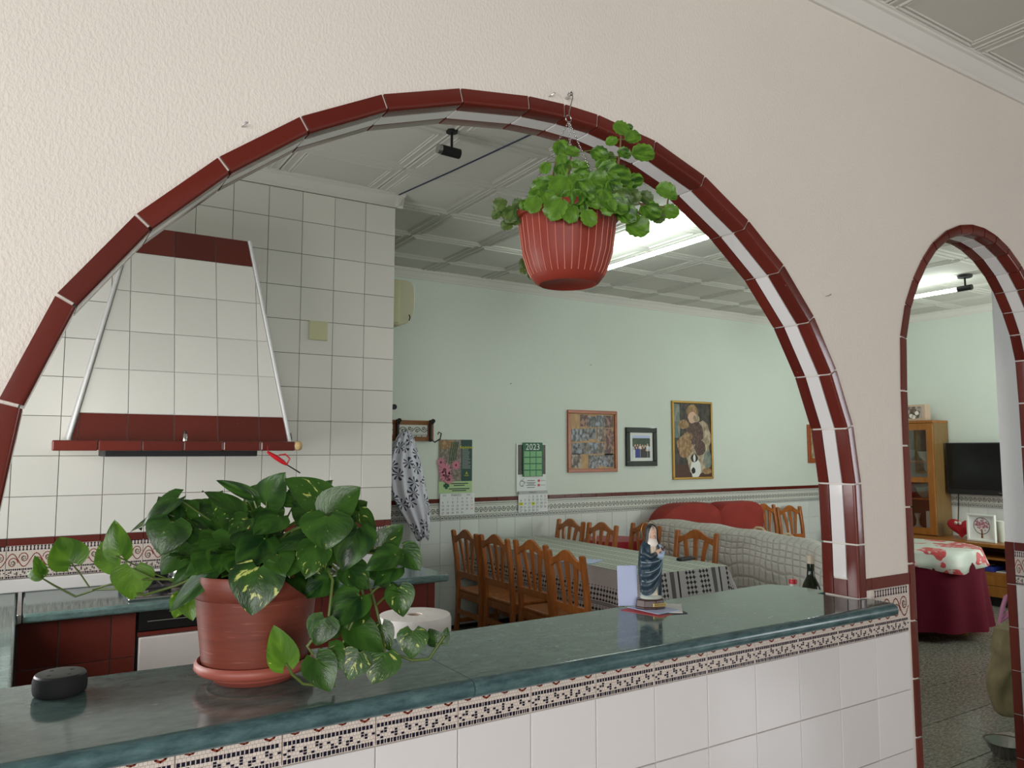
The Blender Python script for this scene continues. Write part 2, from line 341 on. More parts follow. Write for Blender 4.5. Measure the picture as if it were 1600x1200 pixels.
# ------------------------------------------------------------------ mesh building
class MB:
    def __init__(s): s.v = []; s.f = []; s.m = []; s.uv = {}
    def poly(s, pts, mi=0, uv=None):
        i = len(s.v); s.v += [Vector(p) for p in pts]; s.f.append(tuple(range(i, i+len(pts)))); s.m.append(mi)
        if uv: s.uv[len(s.f)-1] = uv
        return s
    def box(s, x0, x1, y0, y1, z0, z1, mi=0):
        p = [Vector((x, y, z)) for z in (z0, z1) for y in (y0, y1) for x in (x0, x1)]; i = len(s.v); s.v += p
        for q in ((0, 2, 3, 1), (4, 5, 7, 6), (0, 1, 5, 4), (2, 6, 7, 3), (0, 4, 6, 2), (1, 3, 7, 5)):
            s.f.append(tuple(i+a for a in q)); s.m.append(mi)
        return s
    def ring(s, pts):
        i = len(s.v); s.v += [Vector(p) for p in pts]; return list(range(i, i+len(pts)))
    def skin(s, rings, mi=0, closed=True, cap=True):
        for a, b in zip(rings, rings[1:]):
            n = len(a)
            for k in range(n if closed else n-1):
                s.f.append((a[k], a[(k+1) % n], b[(k+1) % n], b[k])); s.m.append(mi)
        if cap and closed:
            s.f.append(tuple(reversed(rings[0]))); s.m.append(mi); s.f.append(tuple(rings[-1])); s.m.append(mi)
        return s
    def lathe(s, prof, n=24, c=(0, 0, 0), mi=0, cap=True, sx=1, sy=1):
        c = Vector(c); rs = []
        for r, z in prof:
            rs.append(s.ring([c+Vector((r*sx*math.cos(2*math.pi*k/n), r*sy*math.sin(2*math.pi*k/n), z)) for k in range(n)]))
        return s.skin(rs, mi, True, cap)
    def tube(s, pts, r, n=8, mi=0, cap=True):
        pts = [Vector(p) for p in pts]; rs = []; ref = None
        for i, p in enumerate(pts):
            t = (pts[min(i+1, len(pts)-1)]-pts[max(i-1, 0)]).normalized()
            if ref is None:
                ref = t.cross(Vector((0, 0, 1)))
                if ref.length < .1: ref = t.cross(Vector((1, 0, 0)))
            ref = (ref - t*ref.dot(t)).normalized(); b = t.cross(ref)
            rr = r[i] if isinstance(r, (list, tuple)) else r
            rs.append(s.ring([p+(ref*math.cos(2*math.pi*k/n)+b*math.sin(2*math.pi*k/n))*rr for k in range(n)]))
        return s.skin(rs, mi, True, cap)
    def sweep(s, path, prof, mi=0, cap=True):
        # path: list of functions/matrices giving rings directly
        return s.skin([s.ring(r) for r in path], mi, True, cap)
    def prism(s, outline, y0, y1, mi=0):
        # outline in (x, z), extruded along y
        a = s.ring([(x, y0, z) for x, z in outline]); b = s.ring([(x, y1, z) for x, z in outline])
        return s.skin([a, b], mi, True, True)
    def grid(s, fn, nu, nv, mi=0, uvf=None):
        i = len(s.v)
        for a in range(nu+1):
            for b in range(nv+1): s.v.append(Vector(fn(a/nu, b/nv)))
        for a in range(nu):
            for b in range(nv):
                q = [(a, b), (a+1, b), (a+1, b+1), (a, b+1)]
                s.f.append(tuple(i+x*(nv+1)+y for x, y in q)); s.m.append(mi)
                if uvf: s.uv[len(s.f)-1] = [uvf(x/nu, y/nv) for x, y in q]
        return s
    def mesh(s, name, mats, origin=(0, 0, 0), smooth=False, recalc=True):
        o = Vector(origin); me = bpy.data.meshes.new(name)
        me.from_pydata([v-o for v in s.v], [], s.f)
        for m in (mats if isinstance(mats, (list, tuple)) else [mats]): me.materials.append(MT[m])
        me.polygons.foreach_set('material_index', s.m)
        if s.uv:
            ul = me.uv_layers.new(name='uv')
            for fi, uvs in s.uv.items():
                for li, u in zip(me.polygons[fi].loop_indices, uvs): ul.data[li].uv = u
        if recalc:
            bm = bmesh.new(); bm.from_mesh(me); bmesh.ops.recalc_face_normals(bm, faces=bm.faces); bm.to_mesh(me); bm.free()
        if smooth: me.polygons.foreach_set('use_smooth', [True]*len(me.polygons))
        me.update(); return me

def link(name, me, parent=None, loc=(0, 0, 0), rot=(0, 0, 0), scale=(1, 1, 1)):
    o = bpy.data.objects.new(name, me); C.objects.link(o)
    o.location = loc; o.rotation_euler = rot; o.scale = scale
    if parent is not None: o.parent = parent
    return o
def tag(o, label=None, cat=None, group=None, kind=None):
    if label: o['label'] = label
    if cat: o['category'] = cat
    if group: o['group'] = group
    if kind: o['kind'] = kind
    return o
def smooth_by_angle(o, ang=40):
    me = o.data
    me.polygons.foreach_set('use_smooth', [True]*len(me.polygons))
    bm = bmesh.new(); bm.from_mesh(me)
    for e in bm.edges:
        if len(e.link_faces) == 2 and e.calc_face_angle(0) > math.radians(ang): e.smooth = False
    bm.to_mesh(me); bm.free()
def finish(o, bev=0, seg=2, ang=None, sub=0, solid=0):
    if solid: md = o.modifiers.new('solid', 'SOLIDIFY'); md.thickness = solid; md.offset = 0
    if bev:
        md = o.modifiers.new('bevel', 'BEVEL'); md.width = bev; md.segments = seg; md.limit_method = 'ANGLE'
    if sub: md = o.modifiers.new('sub', 'SUBSURF'); md.levels = sub; md.render_levels = sub
    if ang: smooth_by_angle(o, ang)
    return o
def thing(name, label, cat, loc=(0, 0, 0), rotz=0, group=None):
    o = bpy.data.objects.new(name, None); C.objects.link(o); o.empty_display_size = .05
    o.location = loc; o.rotation_euler = (0, 0, rotz); return tag(o, label, cat, group)
def part(mb, name, mats, parent=None, label=None, world=False, bev=0, seg=2, ang=None, sub=0, solid=0, smooth=False):
    org = parent.location if (world and parent is not None) else (0, 0, 0)
    o = link(name, mb.mesh(name, mats, org, smooth), parent)
    if label: o['label'] = label
    return finish(o, bev, seg, ang, sub, solid)
def solo(mb, name, mats, label, cat, origin, group=None, **kw):
    smooth = kw.pop('smooth', False)
    o = link(name, mb.mesh(name, mats, origin, smooth), None, origin); finish(o, **kw)
    return tag(o, label, cat, group)
def struct(mb, name, mats, **kw):
    smooth = kw.pop('smooth', False)
    o = link(name, mb.mesh(name, mats, (0, 0, 0), smooth)); finish(o, **kw); return tag(o, kind='structure')
def copy_tree(o, parent=None):
    c = o.copy(); C.objects.link(c)
    if parent is not None: c.parent = parent
    for ch in list(o.children): copy_tree(ch, c)
    return c
_txt = {}
def text_into(mb, s, x, z, size, y, mi=0, align='CENTER'):
    # flat lettering in the XZ plane facing -Y
    key = (s, align)
    if key not in _txt:
        cu = bpy.data.curves.new('txt', 'FONT'); cu.body = s; cu.align_x = align; cu.align_y = 'CENTER'; cu.size = 1; cu.resolution_u = 2
        ob = bpy.data.objects.new('txt', cu); C.objects.link(ob); bpy.context.view_layer.update()
        me = bpy.data.meshes.new_from_object(ob.evaluated_get(bpy.context.evaluated_depsgraph_get()))
        _txt[key] = ([v.co.copy() for v in me.vertices], [tuple(p.vertices) for p in me.polygons])
        bpy.data.objects.remove(ob); bpy.data.curves.remove(cu); bpy.data.meshes.remove(me)
    vs, fs = _txt[key]; i = len(mb.v)
    mb.v += [Vector((x+v.x*size, y, z+v.y*size)) for v in vs]
    for f in fs: mb.f.append(tuple(i+a for a in f)); mb.m.append(mi)

# tile meshes: local x right, z up, face looks to -Y, origin at the lower left corner of the cell, y=0 is the wall surface
def tile_mesh(name, w, h, mat, t=.007, g=.0015, b=.0012):
    m = MB(); x0, x1, z0, z1 = g, w-g, g, h-g
    a = m.ring([(x0, 0, z0), (x1, 0, z0), (x1, 0, z1), (x0, 0, z1)])
    c = m.ring([(x0, -t+b, z0), (x1, -t+b, z0), (x1, -t+b, z1), (x0, -t+b, z1)])
    d = m.ring([(x0+b, -t, z0+b), (x1-b, -t, z0+b), (x1-b, -t, z1-b), (x0+b, -t, z1-b)])
    m.skin([a, c, d], 0, True, False); m.f.append(tuple(d)); m.m.append(0)
    return m.mesh(name, mat)
_tm = {}
def tile(parent, x, z, w, h, mat, wall, name='tile'):
    # wall: ('Y', y) faces -Y, x is world X; ('X', X) faces -X, x is world Y of the left edge as seen (larger Y)
    key = (round(w, 4), round(h, 4), mat)
    if key not in _tm: _tm[key] = tile_mesh('tile_'+mat, w, h, mat)
    jit = random.uniform(-.0004, .0004)
    if wall[0] == 'Y': return link(name, _tm[key], parent, (x, wall[1]+jit, z))
    return link(name, _tm[key], parent, (wall[1]+jit, x, z), (0, 0, -R90))

def border_mesh(kind, W=.2, H=.158, t=.007, g=.0012):
    m = MB(); F = -t; e = -t-.0006
    def q(u0, u1, v0, v1, mi, y=e): m.poly([(u0*W, y, v0*H), (u1*W, y, v0*H), (u1*W, y, v1*H), (u0*W, y, v1*H)], mi)
    def stroke(pts, wd, mi):
        for (a, b), (c, d) in zip(pts, pts[1:]):
            dx, dz = (c-a)*W, (d-b)*H; L = math.hypot(dx, dz) or 1; nx, nz = -dz/L*wd/2, dx/L*wd/2; ex, ez = dx/L*wd*.3, dz/L*wd*.3
            m.poly([(a*W-ex+nx, e, b*H-ez+nz), (a*W-ex-nx, e, b*H-ez-nz), (c*W+ex-nx, e, d*H+ez-nz), (c*W+ex+nx, e, d*H+ez+nz)], mi)
    a = m.ring([(g, 0, g), (W-g, 0, g), (W-g, 0, H-g), (g, 0, H-g)]); b = m.ring([(g, F, g), (W-g, F, g), (W-g, F, H-g), (g, F, H-g)])
    m.skin([a, b], 0, True, False); m.f.append(tuple(b)); m.m.append(0); m.uv[len(m.f)-1] = [(0, 0), (1, 0), (1, H/W), (0, H/W)]
    if kind == 'mosaic':
        rr = random.Random(3)
        for v0, v1 in ((.015, .075), (.24, .295)):
            u = .012
            while u < .97:
                wd = rr.choice((.034, .034, .03, .018)); q(u, min(u+wd, .988), v0+rr.uniform(0, .006), v1, 1); u += wd+.011
        pat = ["..X.....X.....X.....X...", ".XX..X..XX.X..X..X..XX.X", "X...XX...X..X.X.XX...X..", ".X...X.X....XX..X..X...."]
        for r_, row in enumerate(pat):
            for c_, ch in enumerate(row):
                if ch == 'X': q(.012+c_*.041, .012+c_*.041+.034, .198-r_*.036, .198-r_*.036+.03, 1)
        wave = [(k/24, .55+.2*math.sin(4*math.pi*k/24)) for k in range(25)]
        stroke(wave, .0044, 2)
        for cx, cz, s_, a0 in ((.14, .47, 1, 0), (.37, .62, -1, math.pi), (.64, .47, 1, 0), (.87, .62, -1, math.pi)):
            sp = [(cx+(.11-.08*k/16)*math.cos(a0+s_*k*.5), cz+(.17-.12*k/16)*math.sin(a0+s_*k*.5)) for k in range(17)]
            stroke(sp, .004, 2)
            for k in range(5):
                an = a0+k*1.26; px, pz = cx+.035*math.cos(an), cz+.045*math.sin(an)
                m.poly([((px+.02*math.cos(an))*W, e-.0002, (pz+.028*math.sin(an))*H), ((px+.014*math.cos(an+1.6))*W, e-.0002, (pz+.02*math.sin(an+1.6))*H), ((px-.02*math.cos(an))*W, e-.0002, (pz-.028*math.sin(an))*H), ((px+.014*math.cos(an-1.6))*W, e-.0002, (pz+.02*math.sin(an-1.6))*H)], 3)
        for k in range(13):
            u = .015+k*.0765; q(u, u+.05, .955, .985, 1); q(u+.012, u+.038, .87, .955, 1); q(u, u+.05, .84, .87, 1)
        mats = ['mosaic_cream', 'mosaic_navy', 'mosaic_red', 'mosaic_green']
    else:
        q(.008, .992, .01, .235, 1)
        for k in range(5):   # greek key in white on the dark band
            u = .02+k*.196
            for a_, b_, c_, d_ in ((0, .03, .03, .21), (0, .16, .175, .215), (.13, .16, .09, .2), (.06, .16, .08, .115), (.165, .196, .03, .065), (.03, .19, .025, .055)): q(u+a_, u+b_, c_, d_, 2, e-.0003)
        q(.008, .992, .275, .29, 1); q(.008, .992, .80, .815, 1)
        wave = [(k/24, .545+.13*math.sin(4*math.pi*k/24)) for k in range(25)]
        stroke(wave, .0055, 1)
        for cx, cz in ((.13, .47), (.37, .62), (.63, .47), (.87, .62)):
            sg = 1 if cz < .5 else -1
            stroke([(cx+(.09-.06*k/10)*math.cos(k*.6), cz+sg*(.12-.08*k/10)*math.sin(k*.6)) for k in range(11)], .0048, 1)
            for k in range(3):
                an = k*2.1; q(cx+.03*math.cos(an)-.017, cx+.03*math.cos(an)+.017, cz+.045*math.sin(an)-.02, cz+.045*math.sin(an)+.02, 1)
        for k in range(16): q(.01+k*.0615, .01+k*.0615+.035, .88, .95, 1)
        mats = ['print_grey', 'print_dark', 'print_white']
    return m.mesh('border_'+kind, mats, recalc=False)
BM = {'mosaic': border_mesh('mosaic'), 'print': border_mesh('print')}
def crop(me, z):
    me = me.copy(); bm = bmesh.new(); bm.from_mesh(me)
    bmesh.ops.bisect_plane(bm, geom=bm.verts[:]+bm.edges[:]+bm.faces[:], plane_co=(0, 0, z), plane_no=(0, 0, 1), clear_outer=True); bm.to_mesh(me); bm.free(); return me
BM['mosaic_low'] = crop(BM['mosaic'], 1.064-.97)
def border(parent, x, z, kind, wall, W=.2):
    sx = W/.2
    if wall[0] == 'Y': return link('border_tile', BM[kind], parent, (x, wall[1], z), (0, 0, 0), (sx, 1, 1))
    return link('border_tile', BM[kind], parent, (wall[1], x, z), (0, 0, -R90), (sx, 1, 1))

CEIL = 3.25
# ------------------------------------------------------------------ wall with the two arches
AF, AB = 1.607, 1.738            # plaster faces of the arch wall; the tiles stand 7 mm proud
big = [(-.080, 1.105), (-.080, 1.29), (-.074, 1.49), (-.046, 1.687), (.032, 1.883), (.156, 2.052), (.303, 2.196), (.468, 2.321), (.656, 2.419),
       (.859, 2.486), (1.059, 2.517), (1.175, 2.524), (1.288, 2.522), (1.5, 2.494), (1.698, 2.428), (1.887, 2.321), (2.049, 2.2), (2.194, 2.045), (2.303, 1.874), (2.384, 1.687),
       (2.416, 1.491), (2.422, 1.285), (2.423, 1.105)]
pl = [(2.684, 0), (2.684, .2), (2.684, .4), (2.684, .6), (2.684, .8), (2.684, 1.0), (2.684, 1.2), (2.684, 1.4), (2.684, 1.62), (2.686, 1.82), (2.697, 2.02), (2.737, 2.144), (2.797, 2.246), (2.866, 2.334), (2.942, 2.407), (3.044, 2.471), (3.145, 2.509), (3.238, 2.526)]
pax = 3.287
door = pl + [(2*pax-x, z) for x, z in reversed(pl)]
def offset(poly, d):
    out = []; n = len(poly)
    for i in range(n):
        p = Vector(poly[i])
        def nrm(a, b): t = (Vector(b)-Vector(a)).normalized(); return Vector((t.y, -t.x))
        if i == 0: nn = nrm(poly[0], poly[1]); k = 1
        elif i == n-1: nn = nrm(poly[-2], poly[-1]); k = 1
        else:
            n1, n2 = nrm(poly[i-1], poly[i]), nrm(poly[i], poly[i+1]); nn = (n1+n2).normalized(); k = 1/max(.5, nn.dot(n1))
        out.append((p.x+nn.x*d*k, p.y+nn.y*d*k))
    return out
TW = .038; TT = .007
cut_b = offset(big, TW-TT-.0005); cut_b[0] = (cut_b[0][0], 1.06); cut_b[-1] = (cut_b[-1][0], 1.06)
cut_d = offset(door, TW-TT-.0005)
outer = [(-3.2, 0), (-3.2, CEIL), (6.6, CEIL), (6.6, 0)] + list(reversed(cut_d))
def wall_with_holes(loops, y0, y1):
    m = MB(); tri = tessellate_polygon([[Vector((x, z, 0)) for x, z in L] for L in loops]); flat = [p for L in loops for p in L]
    a = m.ring([(x, y0, z) for x, z in flat]); b = m.ring([(x, y1, z) for x, z in flat])
    for t in tri:
        m.f.append(tuple(a[i] for i in t)); m.m.append(0); m.f.append(tuple(b[i] for i in reversed(t))); m.m.append(1)
    i = 0
    for L in loops:
        n = len(L)
        for k in range(n):
            p, q = i+k, i+(k+1) % n; m.f.append((a[p], a[q], b[q], b[p])); m.m.append(2)
        i += n
    return m
wall_front = struct(wall_with_holes([outer, cut_b], AF, AB), 'wall_front', ['plaster_cream', 'plaster_green', 'grout'])

def arch_trim(poly, name, skip_white_below=None):
    root = bpy.data.objects.new(name, None); C.objects.link(root); tag(root, kind='structure')
    n = len(poly)
    def prof(front):
        # (r, y): r = distance inwards from the outer line, rounded nose
        R = .009; pts = [(0, AF), (0, AF-TT)]
        for k in range(5):
            a = k/4*R90; pts.append((TW-R+R*math.sin(a), AF-TT+R-R*math.cos(a)))
        pts += [(TW, AF+.037), (TW-TT, AF+.037), (TW-TT, AF)]
        if not front: pts = [(r, AF+AB-y) for r, y in pts]
        return pts
    def sweepseg(i, pr, mat, nm, fr=(0, 1)):
        g = .0032; rings = []
        cache = {r: offset(poly, r) for r, _ in pr}
        p0, p1 = Vector(poly[i]), Vector(poly[i+1]); L = (p1-p0).length
        for f in (fr[0]+g/L, fr[1]-g/L):
            rings.append([(cache[r][i][0]*(1-f)+cache[r][i+1][0]*f, y, cache[r][i][1]*(1-f)+cache[r][i+1][1]*f) for r, y in pr])
        m = MB(); m.sweep(rings, None)
        o = link(nm, m.mesh(nm, mat), root); smooth_by_angle(o, 35)
    wprof = [(TW-TT, AF+.041), (TW, AF+.041), (TW, AB-.041), (TW-TT, AB-.041)]
    for i in range(n-1):
        sweepseg(i, prof(True), 'tile_red', 'edge_tile'); sweepseg(i, prof(False), 'tile_red', 'edge_tile')
        if poly is big and i == n-2: sweepseg(i, wprof, 'tile_white', 'soffit_tile', (0, .66)); sweepseg(i, wprof, 'tile_red', 'soffit_tile', (.66, 1))
        else: sweepseg(i, wprof, 'tile_white', 'soffit_tile')
    return root
trim_1 = arch_trim(big, 'trim_1'); trim_2 = arch_trim(door, 'trim_2')
tag(trim_1, 'red and white glazed tiles lining the wide serving arch'); tag(trim_2, 'red and white glazed tiles lining the narrow walk-through arch')

# dado of the arch wall: white tiles, mosaic border, red capping
WY = ('Y', AF)
for k in range(-8, 11):
    x = .862+.2*(k-1) if k < 10 else None
    if x is None: continue
    for r in range(5):
        if x+.2 <= 2.665: tile(wall_front, x, .97-.2*(r+1), .2, .2, 'tile_white', WY)
    if x+.2 <= 2.463: border(wall_front, x, .97, 'mosaic_low', WY)
border(wall_front, 2.462, .97, 'mosaic', WY)
tile(wall_front, 2.425, 1.128, .03, .042, 'tile_red', WY, 'capping_tile'); tile(wall_front, 2.456, 1.128, .226, .042, 'tile_red', WY, 'capping_tile')
for k in range(6):   # the dado goes on beyond the walk-through arch
    x = 3.893+.2*k
    for r in range(5): tile(wall_front, x, .97-.2*(r+1) if r < 4 else 0, .2, .2 if r < 4 else .17, 'tile_white', WY)
    border(wall_front, x, .97, 'mosaic', WY); tile(wall_front, x, 1.128, .2, .042, 'tile_red', WY, 'capping_tile')
# cornice of the front room
def cornice(name, x0, x1, y, z, dirn, axis='X', s=.82):
    pr = [(0, -.105), (.012, -.105), (.014, -.085), (.02, -.08), (.028, -.06), (.05, -.03), (.062, -.026), (.062, -.012), (.07, -.01), (.07, 0), (0, 0)]
    m = MB()
    if axis == 'X': m.sweep([[(x, y+dirn*d*s, z+h*s) for d, h in pr] for x in (x0, x1)], None)
    else: m.sweep([[(y+dirn*d*s, x, z+h*s) for d, h in pr] for x in (x0, x1)], None)
    return struct(m, name, 'cornice', ang=30)
cornice('trim_3', -3.2, 6.6, AF, CEIL, -1)
# nails left in the plaster
for px, py, lb in ((378, 198, 'bent nail in cream wall left of the arch top'), (858, 151, 'small bent nail just left of the hanging pot hook'), (1290, 463, 'small nail stub in cream wall between the two arches')):
    p = onY(px, py, AF); m = MB(); m.tube([p+Vector((0, .01, 0)), p+Vector((0, -.012, 0)), p+Vector((.006, -.016, .004))], .0016, 6); m.lathe([(.0035, 0), (.0035, .001)], 8, p+Vector((.006, -.016, .004)))
    solo(m, 'nail', 'steel', lb, 'nail', p)

# ------------------------------------------------------------------ ceilings
ceil = struct(MB().box(-3.3, 9.3, -3.4, 6.5, CEIL+.012, CEIL+.06), 'ceiling', 'ceiling_base')
PG = .6175
def panel_mesh():
    m = MB(); g = .0045; a, b = g, PG-g
    m.box(a, b, a, b, 0, .011)
    def bar(x0, x1, y0, y1, h):   # ridge with sloped flanks below the panel
        mx, my = (.004, .004)
        lo = m.ring([(x0, y0, 0), (x1, y0, 0), (x1, y1, 0), (x0, y1, 0)]); hi = m.ring([(x0+mx, y0+my, -h), (x1-mx, y0+my, -h), (x1-mx, y1-my, -h), (x0+mx, y1-my, -h)])
        m.skin([lo, hi], 1, True, False); m.f.append(tuple(hi)); m.m.append(1)
    for o_, wd, h in ((.0, .014, .005), (.042, .014, .006), (.062, .01, .004)):
        s0, s1 = a+o_, b-o_
        bar(s0, s1, s0, s0+wd, h); bar(s0, s1, s1-wd, s1, h); bar(s0, s0+wd, s0+wd, s1-wd, h); bar(s1-wd, s1, s0+wd, s1-wd, h)
    return m.mesh('ceiling_panel', ['ceiling_panel', 'ceiling_bead'])
PM = panel_mesh()
def panels(x0, y0, xs, ys, lim):
    for i in xs:
        for j in ys:
            X, Y = x0+i*PG, y0+j*PG
            if X > lim[1]-.05 or X+PG < lim[0]+.05 or Y > lim[3]-.05 or Y+PG < lim[2]+.05: continue
            if X+PG < 1.98 and Y > 4.3: continue
            sx = min(X+PG, lim[1])-max(X, lim[0]); sy = min(Y+PG, lim[3])-max(Y, lim[2])
            link('ceiling_tile', PM, ceil, (max(X, lim[0]), max(Y, lim[2]), CEIL), (0, 0, 0), (sx/PG, sy/PG, 1))
panels(1.8, 4.04, range(-4, 12), range(-4, 4), (-.65, 9.1, AB, 6.3))
panels(2.616-PG*2, .98-PG*2, range(0, 6), range(0, 4), (1.0, 6.6, -.4, AF))

# ------------------------------------------------------------------ floor
fl = struct(MB().box(-3.3, 9.3, -3.4, 6.5, -.05, -.004), 'floor', 'floor_joint')
m = MB(); m.box(.003, .397, .003, .397, 0, .0038); fm = m.mesh('floor_tile', 'granite')
for i in range(0, 18):
    for j in range(0, 12):
        X, Y = 6.33-.4*9+.4*i, 1.843+.4*j
        if X < 9.0 and Y < 6.25: link('floor_tile', fm, fl, (X, Y, -.0038), (0, 0, 0))
struct(MB().box(-3.2, 9.1, -3.2, 1.84, -.0039, -.0005).box(-.65, 2.73, 1.84, 6.3, -.0039, -.0005), 'floor_far', 'granite')

# ------------------------------------------------------------------ kitchen back wall and room shell
KW = 4.497
wall_kitchen = struct(MB().box(-.75, 1.938, KW, 6.45, 0, CEIL), 'wall_kitchen', 'grout_dark')
WK = ('Y', KW)
for c_ in range(-3, 10):
    x = -.06+.2*c_
    if x < -.66 or x+.2 > 1.945: continue
    for r in range(10):
        z = 1.177+.2*r; h = .2 if z+.2 < 3.15 else CEIL-.09-z
        if h > .02: tile(wall_kitchen, x, z, .2, h, 'tile_kitchen', WK)
    if x < 1.7: tile(wall_kitchen, x, 1.134, .2, .043, 'tile_red', WK, 'capping_tile'); border(wall_kitchen, x, .985, 'mosaic', WK)
tile(wall_kitchen, 1.74, 1.134, .16, .043, 'tile_red', WK, 'capping_tile'); tile(wall_kitchen, 1.9, 1.134, .04, .043, 'tile_red', WK, 'capping_tile'); border(wall_kitchen, 1.74, .985, 'mosaic', WK)
cornice('trim_4', -.75, 1.99, KW, CEIL, -1)
cornice('trim_5', KW-.05, 6.3, 1.938, CEIL, 1, 'Y')
# socket plate on the kitchen tiles
p = onY(497, 517, KW-.008); solo(MB().box(p.x-.058, p.x+.058, KW-.02, KW-.006, p.z-.058, p.z+.058), 'blank_socket_plate', 'plastic_cream', 'square cream blank plate on white tiles right of the hood', 'plate', p, bev=.006)

wall_left = struct(MB().box(-.75, -.65, AB, 2.3, 0, CEIL).box(-.75, -.65, 3.8, KW, 0, CEIL).box(-.75, -.65, 2.3, 3.8, 0, 1.1).box(-.75, -.65, 2.3, 3.8, 1.9, CEIL), 'wall_left', 'plaster_white')
GW = 6.307
wall_back = struct(MB().box(1.9, 9.3, GW, GW+.12, 0, CEIL), 'wall_back', 'plaster_green')
RW = 9.107
wall_right = struct(MB().box(RW, RW+.12, 1.6, 6.4, 0, CEIL), 'wall_right', 'plaster_green')
cornice('trim_6', 1.938, RW, GW, CEIL, -1); cornice('trim_7', 1.7, 6.3, RW, CEIL, -1, 'Y')
WB = ('Y', GW)
for k in range(-6, 30):
    x = 3.2+.2*k
    if x < 1.99 or x+.2 > 9.11: continue
    for r in range(5): tile(wall_back, x, .97-.2*(r+1) if r < 4 else .03, .2, .2 if r < 4 else .14, 'tile_grey', WB)
    border(wall_back, x, .97, 'print', WB); tile(wall_back, x, 1.128, .2, .042, 'tile_red', WB, 'capping_tile')
WR = ('X', RW)
for k in range(0, 14):
    y = 6.3-.2*k
    for r in range(3): tile(wall_right, y, .97-.2*(r+1), .2, .2, 'tile_grey', WR)
    border(wall_right, y, .97, 'print', WR); tile(wall_right, y, 1.128, .2, .042, 'tile_red', WR, 'capping_tile')
struct(MB().box(1.95, RW, GW-.012, GW-.0005, 0, .03), 'baseboard_back', 'black_matte')
# short stub wall behind the walk-through arch
SX = 3.997
wall_stub = struct(MB().box(SX, 4.3, AB, 1.903, 0, CEIL), 'wall_stub', 'plaster_white')
WS = ('X', SX)
for r in range(6): tile(wall_stub, 1.905, 1.17-.2*(r+1) if r < 5 else 0, .042, .2 if r < 5 else .17, 'tile_red', WS, 'edge_tile')
tile(wall_stub, 1.862, 1.128, .122, .042, 'tile_red', WS, 'capping_tile')
border(wall_stub, 1.862, .97, 'mosaic', WS, .122)
for r in range(5): tile(wall_stub, 1.862, .97-.2*(r+1) if r < 4 else 0, .122, .2 if r < 4 else .17, 'tile_white', WS)
# front room shell behind the camera, with openings for window and added light
struct(MB().box(-3.3, -3.0, -3.3, -3.2, 0, CEIL).box(-.5, 6.7, -3.3, -3.2, 0, CEIL).box(-3.0, -.5, -3.3, -3.2, 0, .75).box(-3.0, -.5, -3.3, -3.2, 2.75, CEIL), 'wall_rear', 'plaster_cream')
struct(MB().box(-3.3, -3.2, -3.2, -1.6, 0, CEIL).box(-3.3, -3.2, .4, 1.74, 0, CEIL).box(-3.3, -3.2, -1.6, .4, 0, .75).box(-3.3, -3.2, -1.6, .4, 2.45, CEIL), 'wall_side', 'plaster_cream')
struct(MB().box(6.6, 6.7, -3.3, -3.1, 0, CEIL).box(6.6, 6.7, -1.7, 1.606, 0, CEIL).box(6.6, 6.7, -3.1, -1.7, 0, .75).box(6.6, 6.7, -3.1, -1.7, 2.55, CEIL), 'wall_far', 'plaster_cream')  # this opening is made for the added right-hand light
struct(MB().box(6.6, 6.9, 1.6, 1.738, 0, CEIL).box(8.7, RW+.12, 1.6, 1.738, 0, CEIL).box(6.9, 8.7, 1.6, 1.738, 0, 1.0).box(6.9, 8.7, 1.6, 1.738, 2.4, CEIL), 'wall_dining', 'plaster_green')  # out of view; opening made for the added dining light

# ------------------------------------------------------------------ bar counter top (two laminated slabs meeting in a joint)
CT = 1.105
def slab_outline():
    L = [(-.75, 1.995), (.14, 1.975), (1.0, 1.93), (1.58, 1.935), (1.99, 1.955), (2.3, 1.97), (2.33, 1.971), (2.36, 1.968)]
    return L
back = slab_outline()
def backY(x):
    for (a, b), (c, d) in zip(back, back[1:]):
        if a <= x <= c: return b+(d-b)*(x-a)/(c-a)
    return back[-1][1]
def slab(name, xs, label, xj=None):
    # section: flat top with a rounded front nose, swept along X
    m = MB(); rings = []
    for x, yf in xs:
        R = .02; yb = backY(min(max(x, -.75), 2.36)) if x < 2.36 else 1.968
        sec = [(yb, CT-.04), (yb, CT-.006), (yb-.006, CT), (yf+R+.004, CT)]
        for k in range(7):
            a = k/6*math.pi; sec.append((yf+R-R*math.sin(a), CT-R+R*math.cos(a)))
        rings.append([(x, y, z) for y, z in sec])
    m.skin([m.ring(r) for r in rings], 0, True, True)
    for fi, f in enumerate(m.f):
        c = sum((m.v[i] for i in f), Vector())/len(f)
        if len(f) == 4 and c.y < 1.507: m.m[fi] = 1
    o = solo(m, name, ['laminate_green', 'laminate_edge'], label, 'countertop', (xs[0][0], 1.7, CT-.04))
    smooth_by_angle(o, 40); return o
slab('bar_countertop', [(x, 1.487) for x in (-.75, -.3, .1, .3, .5, .7, .842)], 'green laminate bar top under the big potted pothos, left slab', None)
slab('bar_countertop', [(x, 1.487) for x in (.844, 1.0, 1.25, 1.5, 1.75, 1.95, 2.05, 2.15, 2.21, 2.27, 2.3, 2.33, 2.36)], 'green laminate bar top under the nun figurine, right slab', None)
